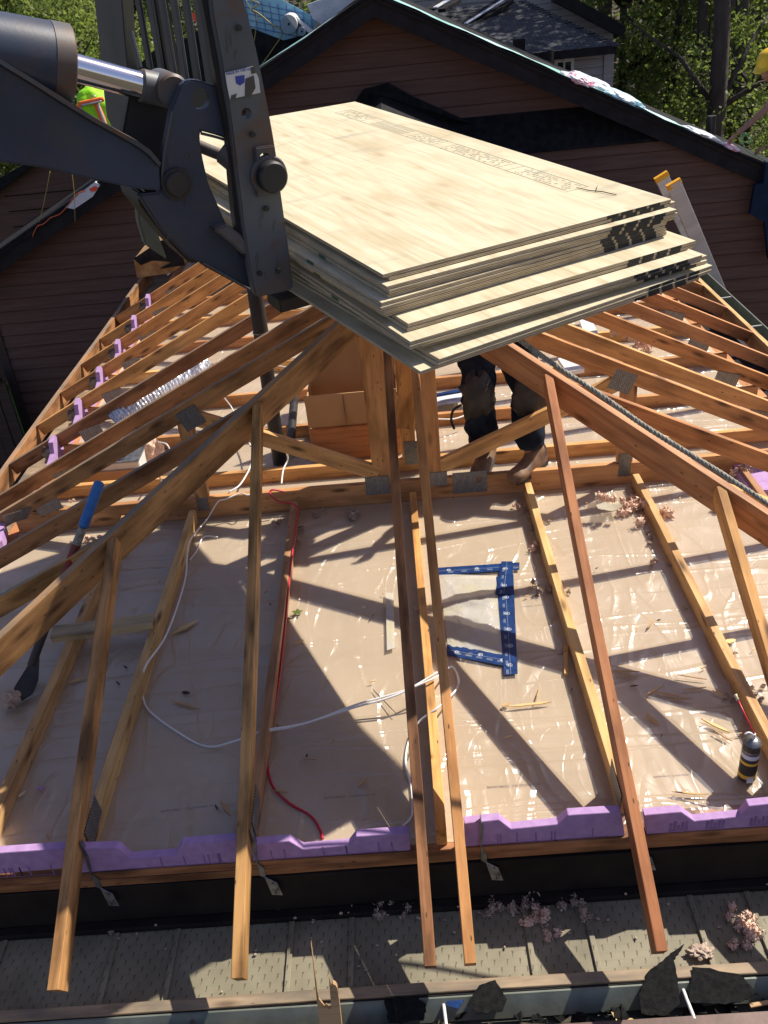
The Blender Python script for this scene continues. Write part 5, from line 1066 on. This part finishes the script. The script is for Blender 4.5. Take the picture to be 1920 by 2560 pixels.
strip('upper blue tape strip with white ovals', [(940, 1243), (940, 1227), (1122, 1215), (1122, 1231)], .014, 3, .010)
strip('wider vertical blue tape strip at the right of the patch', [(1072, 1246), (1109, 1240), (1118, 1456), (1089, 1458)], .017, 6)
strip('short blue tape piece over the upper right corner of the patch', [(1083, 1213), (1108, 1213), (1106, 1284), (1070, 1284)], .020, 2)
strip('lower blue tape strip slanting under the patch', [(962, 1415), (966, 1392), (1112, 1418), (1108, 1442)], .014, 3, .011)
P = [(948, 1240), (1075, 1245), (1092, 1420), (968, 1400)]
bm = bmesh.new(); n = 34; Q = [atz(*q, .012) for q in P]; G = []
for j in range(n+1):
    row = []
    for i in range(n+1):
        s, t_ = i/n, j/n; p = (Q[0]*(1-s)+Q[1]*s)*(1-t_)+(Q[3]*(1-s)+Q[2]*s)*t_
        edge = min(s, 1-s, t_, 1-t_)*4; edge = min(1, edge); rad = noise.noise(V((math.atan2(t_-.45, s+.1)*7, 0, 2)))
        row.append(bm.verts.new(p+V((0, 0, max(0, edge*(.012+.010*rad+.008*noise.noise(p*19)+.003*noise.noise(p*60)))+.002))))
    G.append(row)
for j in range(n):
    for i in range(n): bm.faces.new((G[j][i], G[j][i+1], G[j+1][i+1], G[j+1][i]))
m, t, b = mk('patch_film', 0.16, 0, 0.6); mp = coords(t, 'Object'); nz_ = nn(t, 'ShaderNodeTexNoise', Scale=6); t.links.new(mp.outputs[0], nz_.inputs[0]); r_ = ramp(t, nz_.outputs[0], [(0.4, (.62, .60, .55)), (0.65, (.66, .60, .42))]); t.links.new(r_.outputs[0], b.inputs['Base Color']); n2_ = nn(t, 'ShaderNodeTexNoise', Scale=45, Distortion=1.5); t.links.new(mp.outputs[0], n2_.inputs[0]); bumpn(t, b, n2_.outputs[0], .5, .006); b.inputs['Alpha'].default_value = .62
o = bm_obj('clear_patch', bm, 'patch_film', None, smooth=True); tag(o, 'shiny crinkled clear patch framed by the blue tape', 'plastic patch')
# blue tape and bag behind the legs
P = [atz(u, v, .10) for u, v in ((941, 850), (1008, 838), (1012, 846), (944, 858))]; o = prism('tape_strip', P, (0, 0, .002), 'tape_blue'); tag(o, 'short blue tape strip behind the standing legs', 'tape')
P = [atz(941, 882, .02), atz(1005, 872, .02), atz(1000, 845, .02), atz(942, 855, .02)]; o = wavy_sheet('plastic_bag', P, 'film_white', .02, 12, lift=.02, seed=4); tag(o, 'crinkled clear bag on the floor behind the standing legs', 'plastic bag')
# spray foam can
p_ = atz(1611, 1684, .0); p_ = V((p_.x, p_.y, .012)); can = thing('spray_foam_can', 'black and yellow spray foam can with a long red straw standing at the right', 'spray can', p_)
A_ = V((.018, -.012, 0)).normalized()*.0; up_ = V((0, 0, 1))
cyl('can_body', p_, p_+up_*.185, .0325, 'can_black', can, 36, .004); 
for z0, z1, m_ in ((.022, .040, 'can_yellow'), (.122, .142, 'print_white'), (.092, .104, 'can_yellow'), (.147, .158, 'galvanised')): cyl('can_label', p_+up_*z0, p_+up_*z1, .0329, m_, can, 36)
box('bar_code', p_.x-.012, p_.x+.010, p_.y-.0345, p_.y-.0325, p_.z+.008, p_.z+.036, 'print_white', can, 0)
bm = tube_bm([V((0, 0, .185)), V((0, 0, .192)), V((0, 0, .200)), V((0, 0, .204))], [.0325, .030, .018, .012], 36); sharp(bm_obj('can_dome', bm, 'galvanised', can, Matrix.Translation(p_)))
cyl('valve', p_+up_*.200, p_+up_*.228, .007, 'white_plastic', can, 14); tube('trigger', [p_+V((0, 0, .222)), p_+V((-.02, 0, .236)), p_+V((-.035, -.003, .230))], .004, 'white_plastic', can, 8, 3)
q0 = p_+up_*.228; q1 = atz(1588, 1500, .34); q1 = q0+(q1-q0).normalized()*min((q1-q0).length, .24); tube('straw', [q0, q0.lerp(q1, .85)], .0035, 'cable_red', can, 8); tube('straw_tip', [q0.lerp(q1, .85), q0.lerp(q1, .93), q1], [.006, .005, .0075], 'foam_cream', can, 8)
# printed text on the ceiling boards
fc = bpy.data.curves.new('board_print', 'FONT'); fc.body = '8604010862C  CALEDONIA  W'; fc.size = .02
tob = bpy.data.objects.new('t', fc); COL.objects.link(tob); bpy.context.view_layer.update(); tme = bpy.data.meshes.new_from_object(tob.evaluated_get(bpy.context.evaluated_depsgraph_get())); bpy.data.objects.remove(tob)
tl_ = max(v.co.x for v in tme.vertices)
for (u0, v0, u1, v1) in ((346, 1755, 462, 1742), (700, 1726, 812, 1718), (1052, 1703, 1168, 1696), (1412, 1680, 1500, 1674), (905, 1128, 955, 1124) if False else (1128, 1312, 1185, 1306)):
    a = atz(u0, v0, .0008); b = atz(u1, v1, .0008); k_ = (b-a).length/tl_; ang = math.atan2(b.y-a.y, b.x-a.x)
    me = tme if tme.users == 0 else tme.copy()
    link('board_print', me, 'ink_faint', fl, Matrix.Translation(a) @ Matrix.Rotation(ang, 4, 'Z') @ Matrix.Scale(k_, 4))
# splinters on the film: shapes are jagged slivers
def sliver(l, w_, seed):
    random.seed(seed); n = 7; bm = bmesh.new(); T = []; B_ = []
    for i in range(n+1):
        x = l*(i/n-.5); ww = w_*(1-abs(2*i/n-1)**2.2)*random.uniform(.6, 1.1)+.0006
        T.append(V((x, ww/2+random.uniform(-.001, .001), 0))); B_.append(V((x, -ww/2, 0)))
    return prism_bm(T+B_[::-1], (0, 0, random.uniform(.002, .005)), bm)
spl = [(1143, 1522, .19, .014, 3, 'flat pale splinter below the blue tape'), (1162, 1500, .11, .005, 70, 'thin upright splinter standing over the flat one below the tape'), (1093, 1522, .035, .022, 20, 'small triangular red marked chip below the blue tape'), (1405, 1348, .075, .013, 55, 'pale chip on the bright film right of the second rafter'),
       (1578, 1385, .05, .035, 10, 'square orange chip beside the far right chord'), (400, 1355, .16, .035, 40, 'birch bark like pale splinter beside the left chord'), (165, 1470, .08, .02, 20, 'curled chip on the shaded film at the far left'), (400, 1522, .16, .014, -25, 'long thin splinter in the shade of the left bay'), (402, 1497, .04, .018, -10, 'oval dark chip above the long thin splinter on the left'),
       (645, 1387, .055, .022, 20, 'pale wedge chip right of the red cable'), (487, 1745, .09, .018, -55, 'frayed splinter near the foam strips on the left'), (783, 1690, .055, .014, 45, 'pale chip near the centre rafters low on the film'), (605, 1710, .06, .006, -10, 'thin sliver beside the curled red cable'), (668, 1641, .05, .006, 0, 'small sliver right of the red cable'),
       (830, 1515, .20, .004, -60, 'long dark twig like sliver left of the centre rafters'), (1490, 1714, .13, .010, -10, 'pale sliver just above the right foam strip'), (1351, 1450, .12, .014, -12, 'upper flat splinter in the right bay'), (1352, 1460, .10, .010, -14, 'lower flat splinter in the right bay'),
       (1412, 1492, .13, .008, 35, 'crossed splinter in the right bay'), (1440, 1500, .10, .010, -20, 'bark sliver in the right bay'), (1500, 1488, .10, .008, 2, 'dark edged sliver in the right bay'), (1495, 1463, .12, .006, -18, 'thin sliver near the plastic shine in the right bay'), (1410, 1555, .08, .016, -58, 'thick chip in the lower right bay'), (1545, 1568, .12, .016, -40, 'wide curled splinter near the can straw'), (1562, 1590, .08, .008, -50, 'narrow splinter near the can straw'), (1470, 1510, .09, .012, -10, 'brown sliver among the right bay splinters'), (1555, 1500, .07, .006, -50, 'short sliver against the far right chord')]
for k, (u, v, l, w_, a, lab) in enumerate(spl):
    o = bm_obj('wood_splinter', sliver(l, w_, k+3), 'splinter' if k not in (14, 8) else 'bark', None, Matrix.Translation(atz(u, v, .017)) @ Euler((random.uniform(-.1, .1), random.uniform(-.08, .08), math.radians(a))).to_matrix().to_4x4()); tag(o, lab, 'wood splinter', 'splinters scattered on the film')
random.seed(11)
for k in range(46):
    x, y = random.uniform(-2.1, 2.0), random.uniform(.15, 2.3)
    o = bm_obj('wood_crumb', sliver(random.uniform(.01, .04), random.uniform(.003, .008), k+90), 'splinter' if k % 3 else 'bark', None, Matrix.Translation((x, y, .016)) @ Matrix.Rotation(random.uniform(0, 3), 4, 'Z')); tag(o, 'tiny wood crumb lying on the plastic film', 'wood crumb', 'tiny crumbs on the film')
# leaf
P = [V((.022*math.cos(a)*(1+.35*math.sin(a*5)), .02*math.sin(a)*(1+.35*math.sin(a*5)), 0)) for a in [k*.314 for k in range(20)]]
o = bm_obj('green_leaf', prism_bm(P, (0, 0, .001)), 'leaf_fresh', None, Matrix.Translation(atz(642, 1322, .019))); tag(o, 'single green leaf on the shaded film left of centre', 'leaf')
o = bm_obj('foam_crumb', blob_bm((.013, .011, .008), 4, .4, 2), 'foam_purple', None, Matrix.Translation(atz(88, 1703, .02))); tag(o, 'small purple foam crumb at the lower left', 'foam crumb')
o = bm_obj('white_blob', blob_bm((.016, .006, .006), 5, .5, 2), 'foam_cream', None, Matrix.Translation(atz(48, 1715, .018)) @ Matrix.Rotation(.9, 4, 'Z')); tag(o, 'small white foam blob at the lower left', 'foam blob')
# insulation tufts: fluffy clumps of small flakes
def tuft_bm(r, n, seed, flat=.5):
    """ragged batt of fibre: a few torn cores with many small curled flakes standing off them"""
    rnd = random.Random(seed); bm = bmesh.new(); cores = []
    for _ in range(max(3, n//3)):
        p = V((rnd.gauss(0, r*.5), rnd.gauss(0, r*.38), abs(rnd.gauss(0, r*.3))*flat)); s = r*rnd.uniform(.16, .34); cores.append((p, s))
        b2 = blob_bm((s, s*rnd.uniform(.5, .9), s*rnd.uniform(.35, .7)), rnd.random()*50, 1.3, 3, 2.2)
        me = bpy.data.meshes.new('t'); b2.to_mesh(me); b2.free(); me.transform(Matrix.Translation(p) @ Euler((rnd.random()*6, rnd.random()*6, rnd.random()*6)).to_matrix().to_4x4()); bm.from_mesh(me); bpy.data.meshes.remove(me)
    for _ in range(n*26):
        p, s = rnd.choice(cores); d = V((rnd.gauss(0, 1), rnd.gauss(0, 1), rnd.gauss(0, .8))).normalized(); q = p+d*s*rnd.uniform(.6, 1.45); q.z = max(q.z, 0)
        a = V((rnd.gauss(0, 1), rnd.gauss(0, 1), rnd.gauss(0, 1))).normalized(); b = a.cross(d).normalized(); L = r*rnd.uniform(.03, .11)
        v = [bm.verts.new(q-a*L), bm.verts.new(q+b*L*.6+d*L*.3), bm.verts.new(q+a*L+d*L*.5), bm.verts.new(q-b*L*.5)]; bm.faces.new(v)
    return bm
def tuft(u, v, z, r, n, lab, m='insulation_pink', grp='insulation tufts', flat=.5):
    o = bm_obj('insulation_tuft', tuft_bm(r, n, int(u*7+v), flat), m, None, Matrix.Translation(atz(u, v, z)), smooth=True); tag(o, lab, 'insulation', grp)
for (u, v, r, n, lab) in ((1365, 1100, .11, 34, 'largest pink tuft at the head of the second right chord'), (1325, 1082, .07, 16, 'pink tuft beside the crumpled clear bag'), (1385, 1130, .07, 14, 'pink tuft lower along the second right chord'), (1110, 1092, .045, 10, 'small tuft at the head of the first right chord'), (1168, 1180, .06, 12, 'tuft halfway up the first right chord'),
                          (1178, 1275, .06, 14, 'dusty tuft at the middle of the first right chord'), (1540, 1100, .05, 8, 'pink tuft below the right hip rafter'), (1410, 1215, .04, 8, 'tuft beside the second right chord'), (765, 1112, .07, 14, 'dusty tuft along the girder between the red cable and centre'), (690, 1110, .045, 8, 'small dusty tuft at the girder foot right of the red cable'), (600, 1128, .04, 9, 'pale tuft at the girder foot left of the red cable'),
                          (175, 1170, .07, 14, 'pale pink tuft on the lit film at the far left'), (205, 1165, .05, 8, 'pink tuft near the shovel grip'), (155, 1082, .03, 8, 'pink tuft on top of the perforated plate'), (905, 1230, .04, 8, 'orange tuft in the narrow centre bay'), (905, 1320, .03, 6, 'lower orange tuft in the narrow centre bay')):
    tuft(u, v, .015 if v > 1085 else .12, r, n, lab, 'insulation_pink' if 'dusty' not in lab else 'insulation_dusty', 'insulation tufts on the film')
random.seed(9)
for q in range(22):
    ch = ((1.294, -1), (0.673, -1), (0.673, 1), (1.294, 1), (-0.69, 1))[q % 5]; yy = random.uniform(.35, 2.3); xx = ch[0]+ch[1]*random.uniform(.03, .07)
    o = bm_obj('insulation_tuft', tuft_bm(random.uniform(.018, .036), random.randint(4, 7), 400+q, .35), 'insulation_dusty', None, Matrix.Translation((xx, yy, .014)) @ Matrix.Rotation(1.57, 4, 'Z'), smooth=True); tag(o, 'small dusty shred of insulation against the foot of a jack chord', 'insulation', 'dusty shreds along the jack chords')
tuft(1380, 745, .08, .16, 24, 'large pink batt heap between the right trusses near the plywood', 'insulation_pink', 'insulation tufts on the film'); tuft(1345, 720, .10, .12, 12, 'smaller pink heap just left of the large batt heap', 'insulation_pink', 'insulation tufts on the film')
tuft(1600, 1025, .05, .09, 12, 'pink tuft tucked beside the loose purple sheet', 'insulation_pink', 'insulation tufts on the film'); tuft(640, 812, .1, .03, 4, 'tiny tuft on the left chords', 'insulation_dusty', 'insulation tufts on the film')
random.seed(5)
for (u, v, r, n, lab) in ((615, 1965, .035, 9, 'small pinkish tuft on the soffit left of centre'), (665, 1975, .022, 5, 'tiny tuft beside the small pinkish one'), (250, 2005, .035, 8, 'grey pink tuft on the left soffit'), (745, 1960, .03, 8, 'grey tuft on the soffit near the stake'), (815, 1965, .055, 18, 'dusty heap on the soffit left of the centre rafters'), (880, 1965, .04, 12, 'dusty tuft close to the left centre rafter'),
                          (945, 1950, .03, 8, 'tuft between the centre rafters'), (1075, 1955, .05, 16, 'dusty tuft right of the centre rafters'), (1140, 1960, .06, 18, 'dusty heap right of centre on the soffit'), (1160, 1985, .05, 14, 'pinkish heap below the dusty heap'), (1185, 2015, .035, 12, 'bright pink tuft in the sun on the soffit'), (1235, 1965, .05, 14, 'dusty tuft near the right rafter'), (1600, 1985, .045, 12, 'upper sunlit pink tuft at the right end of the soffit'), (1625, 2005, .05, 14, 'middle sunlit pink tuft at the right end of the soffit'), (1610, 2035, .05, 14, 'lower sunlit pink tuft at the right end of the soffit'), (1575, 1980, .03, 8, 'smallest pink tuft at the right end of the soffit')):
    tuft(u, v, -.293, r*1.15, int(n*1.3), lab, 'insulation_pink' if ('pink' in lab and 'grey' not in lab) else 'insulation_dusty', 'insulation tufts on the soffit')
for k in range(60):
    x = random.gauss(.2, .8); y = -.03-abs(random.gauss(0, .09)); o = bm_obj('insulation_flake', blob_bm((random.uniform(.004, .010), random.uniform(.003, .008), .004), k, .6, 1), 'insulation_dusty', None, Matrix.Translation((max(-1.3, min(1.4, x)), max(y, -.3), -.293 if y < -.05 else -.268)), smooth=True); tag(o, 'tiny flake of insulation on the soffit', 'insulation', 'tiny insulation flakes on the soffit')
o = bm_obj('clear_scrap', blob_bm((.036, .024, .012), 8, .8, 4), 'insulation_dusty', None, Matrix.Translation(atz(1515, 2055, -.28)), smooth=True); tag(o, 'crumpled greyish scrap on the right soffit by the large black shingle', 'scrap')
P = [atz(1290, 1120, .02), atz(1345, 1110, .02), atz(1320, 1065, .02), atz(1285, 1075, .02)]; o = wavy_sheet('clear_bag', P, 'film_white', .05, 14, lift=.045, seed=4); o.data.materials[0] = MATS['patch_film']; tag(o, 'crumpled clear bag among pink tufts near the girder', 'plastic bag')
o = prism('white_plastic_strip', [atz(u, v, .02) for u, v in ((833, 1280), (850, 1282), (853, 1400), (836, 1405))], (0, 0, .002), 'patch_film'); tag(o, 'strip of shiny clear tape on the seam left of the centre rafters', 'tape')
# big perforated plate on insulation at the left end of the girder jack
P = [on(u, v, (0, 1, -.4), 1.95) for u, v in ((5, 1118), (95, 1088), (118, 1110), (105, 1125), (18, 1158))]
o = thing('perforated_hanger', 'large perforated metal hanger plate at the far left under the rafters', 'metal plate', atz(60, 1120, .12)); a = atz(8, 1125, .14); b = atz(112, 1092, .14)
nail_plate('plate', (a+b)/2, (b-a).length, .09, b-a, (0, 1, .3), o)
P = [atz(u, v, .02) for u, v in ((-20, 1150), (18, 1150), (12, 1190), (-20, 1210))]; o = prism('foam_offcut', P, (0, 0, .07), 'foam_purple'); tag(o, 'purple foam offcut at the left picture edge', 'foam offcut')
# white box between right trusses and green spray mark
P = [atz(u, v, .12) for u, v in ((1252, 700), (1275, 690), (1292, 728), (1262, 730))]; o = prism('white_insulation_board', P, (0, 0, .03), 'white_plastic'); tag(o, 'white panel lying lit between the right trusses under the plywood', 'panel')
P = [atz(u, v, .12) for u, v in ((1205, 782), (1228, 778), (1262, 805), (1225, 812))]; o = prism('white_tray', P, (0, 0, .03), 'white_plastic'); tag(o, 'small white tray beside the rope between the right chords', 'tray')
P = [V((1.27+a, 2.46-.0196, roofz(W-1.27-a)-b)) for a, b in ((0, .02), (.08, .012), (.2, .03), (.32, .02), (.42, .05), (.38, .075), (.25, .06), (.15, .07), (.05, .055))]
o = prism('green_paint_mark', P, (0, -.0006, 0), 'ink_green', [q for q in bpy.data.objects if q.name == 'girder_truss'][0])
# ladder leaning on the right eave
ld = thing('ladder', 'aluminium ladder with orange tips leaning on the right eave', 'ladder', (3.3, 7, -2.9))
for (u0, v0, u1, v1, y) in ((1428, 380, 1566, 676, 7.15), (1455, 396, 1578, 690, 6.70)):
    a = aty(u0, v0, y); b = aty(u1, v1, y); d = (b-a).normalized(); e = a+d*((-2.9-a.z)/d.z)
    o = board('rail', a, e, 'wood_grey', ld, w=.05, d=.13, up=(1, 0, 0), anchor='mid'); o.data.materials.clear(); o.data.materials.append(MATS['alu'])
    o = board('end_cap', a-d*.015, a+d*.035, 'wood_grey', ld, w=.056, d=.138, up=(1, 0, 0), anchor='mid'); o.data.materials.clear(); o.data.materials.append(MATS['orange_cap'])
a0, b0 = aty(1428, 380, 7.15), aty(1566, 676, 7.15); a1, b1 = aty(1455, 396, 6.70), aty(1578, 690, 6.70)
d0, d1 = (b0-a0).normalized(), (b1-a1).normalized()
for k in range(12):
    s_ = .22+k*.30; cyl('rung', a0+d0*s_, a1+d1*s_-V((0, .01, 0)), .017, 'alu', ld, 12); q = a1+d1*s_-V((0, .016, 0)); cyl('rung_cap', q-V((0, .006, 0)), q, .018, 'abs_black', ld, 12)
# green leaf litter bin side at the ladder etc. left out; joist hanger plates on the first left chord end
# ================================================================== TREES
def crown_bm(seed, R_, Hh, clumps, leaves, ls):
    rnd = random.Random(seed); vs = []; fs = []
    for c in range(clumps):
        while True:
            p = V((rnd.uniform(-1, 1), rnd.uniform(-1, 1), rnd.uniform(-1, 1)))
            if .25 < p.length < 1: break
        p = V((p.x*R_, p.y*R_, p.z*Hh/2)); cr = rnd.uniform(.35, .95)*R_*.32
        for k in range(leaves):
            q = p+V((rnd.gauss(0, cr*.6), rnd.gauss(0, cr*.6), rnd.gauss(0, cr*.38))); s = ls*rnd.uniform(.6, 1.4)
            a = V((rnd.gauss(0, 1), rnd.gauss(0, 1), rnd.gauss(0, .7))).normalized()*s; b = V((rnd.gauss(0, 1), rnd.gauss(0, 1), rnd.gauss(0, .5))).normalized(); b = a.cross(b).normalized()*s*.6
            i = len(vs); vs += [q-a, q+b, q+a, q-b]; fs.append((i, i+1, i+2, i+3))
    return vs, fs
def tree_parts(seed, R_, Hh, base, leafmat, ls=.066, clumps=95, leaves=100):
    vs, fs = crown_bm(seed, R_, Hh, clumps, leaves, ls); me = bpy.data.meshes.new('crown'); me.from_pydata([v+V((0, 0, base+Hh/2)) for v in vs], [], fs); me.materials.append(MATS[leafmat])
    rnd = random.Random(seed+1); bm = bmesh.new(); top = base+Hh*.75; pts = []
    for i in range(9): z = top*i/8; pts.append(V((.25*noise.noise(V((z*.3, seed, 0)))*z*.25, .25*noise.noise(V((0, seed, z*.3)))*z*.25, z)))
    tube_bm(pts, [.17*(1-.85*i/8)+.02 for i in range(9)], 8, bm)
    for k in range(16):
        i = rnd.randint(2, 7); p = pts[i]; a = rnd.uniform(0, 6.28); L = R_*rnd.uniform(.5, .95); e = p+V((math.cos(a)*L, math.sin(a)*L, L*rnd.uniform(.3, 1.0))); m_ = p.lerp(e, .5)+V((rnd.uniform(-.2, .2), rnd.uniform(-.2, .2), .1)); tube_bm([p, m_, e], [.055, .035, .012], 6, bm)
    mt = bpy.data.meshes.new('trunk'); bm.to_mesh(mt); bm.free(); mt.materials.append(MATS['bark'])
    for p in mt.polygons: p.use_smooth = True
    return me, mt
variants = [tree_parts(3, 2.6, 7.5, 1.2, 'leaf_fresh'), tree_parts(8, 2.2, 8.5, 1.6, 'leaf_dull'), tree_parts(15, 2.9, 6.5, .6, 'leaf_fresh', .075), tree_parts(21, 1.9, 9.0, 3.0, 'leaf_dull', .066, 55, 80), tree_parts(33, 2.2, 6.0, 5.8, 'leaf_fresh', .066, 60, 80)]
def plant(u, y, var, sc, lab, grp, sx=1.0):
    p = aty(u, 150, y); me, mt = variants[var]; gz = max(-2.9, -2.95+max(0, y-24)*.16)
    root = thing('tree', lab, 'tree', (p.x, y, gz-.1), grp); root.rotation_euler = (0, 0, random.uniform(0, 6.28)); root.scale = (sc*sx, sc*sx, sc)
    for nm, m_ in (('crown', me), ('trunk', mt)):
        o = bpy.data.objects.new(nm, m_); COL.objects.link(o); o.parent = root
    MW[root.name] = Matrix()
random.seed(31)
TR = [(1345, 22, 0, .85, 'bushy bright tree right beside the grey house wall'), (1395, 24, 3, 1.1, 'slender dull tree behind the bushy one beside the grey house'), (1450, 21, 0, .9, 'bright green tree in the middle of the right wood'), (1500, 26, 1, 1.2, 'tall dull tree above the black vent pipe'), (1560, 20, 3, 1.15, 'dark trunked tree rising above the rake, near the hands'), (1600, 25, 1, 1.2, 'tall dull tree left of the yellow helmet'),
      (1630, 17, 2, .62, 'low bright green bush tree beside the reaching arms'), (1690, 22, 0, 1.0, 'bright tree at the right picture edge behind the helmet'), (1420, 30, 1, 1.4, 'tall far tree over the grey roof corner'), (1640, 31, 1, 1.4, 'tall far tree at the upper right corner'), (1300, 32, 1, 1.5, 'tall far tree rising straight behind the grey roof'), (1530, 33, 0, 1.4, 'far bright tree in the back row of the right wood'), (1556, 16, 4, 1.1, 'thick bare dark trunk rising just left of the vent pipe and hands'), (1598, 18, 4, 1.0, 'leaning bare trunk between the thick trunk and the helmet'), (1515, 19, 4, .9, 'thin bare trunk in the middle of the right wood')]
for u, y, v, sc, lab in TR: plant(u, y, v, sc, lab, 'trees of the right wood')
TLs = [(30, 20, 2, .95, 'dense bright shrub tree directly behind the ram barrel'), (110, 19, 0, .72, 'round green tree above the chrome rod'), (185, 18, 0, .72, 'round green tree beside the far upright'), (-50, 20, 0, 1.0, 'green tree at the left picture edge'), (70, 27, 0, 1.1, 'taller green tree in the upper left corner'), (150, 28, 3, 1.1, 'bare branched tree above the ram'), (200, 26, 3, 1.1, 'bare branched tree left of the far upright'), (260, 24, 1, 1.0, 'dull tree seen between upright and backrest bars'), (330, 25, 0, 1.0, 'green tree seen through the first backrest bars'), (400, 27, 1, 1.1, 'dull tree seen through the last backrest bars')]
for u, y, v, sc, lab in TLs: plant(u, y, v, sc, lab, 'trees of the left wood')
# far wood that reads as one mass
vs, fs = [], []; rnd = random.Random(77)
for c in range(1500):
    x = rnd.uniform(-55, 55); y = rnd.uniform(36, 62); z = -2.9+max(0, y-24)*.16+rnd.uniform(.3, 9); cr = rnd.uniform(.6, 1.3)
    for k in range(34):
        q = V((x+rnd.gauss(0, cr), y+rnd.gauss(0, cr*.6), z+rnd.gauss(0, cr*.6))); s = rnd.uniform(.10, .24); a = V((rnd.gauss(0, 1), rnd.gauss(0, 1), rnd.gauss(0, .7))).normalized()*s; b = a.cross(V((rnd.gauss(0, 1), rnd.gauss(0, 1), rnd.gauss(0, 1)))).normalized()*s*.6
        i = len(vs); vs += [q-a, q+b, q+a, q-b]; fs.append((i, i+1, i+2, i+3))
me = bpy.data.meshes.new('far_wood'); me.from_pydata(vs, [], fs); o = link('far_wood', me, 'leaf_dull'); o['kind'] = 'stuff'; o['label'] = 'distant wood on the slope behind the houses'
bm = bmesh.new()
for k in range(160):
    x = rnd.uniform(-45, 45); y = rnd.uniform(34, 60); gz = -2.9+max(0, y-24)*.16; tube_bm([V((x, y, gz)), V((x+rnd.uniform(-.5, .5), y, gz+5)), V((x+rnd.uniform(-1.2, 1.2), y, gz+11))], [.16, .12, .05], 6, bm)
o = bm_obj('far_trunks', bm, 'bark'); o['kind'] = 'stuff'; o['label'] = 'trunks of the distant wood'
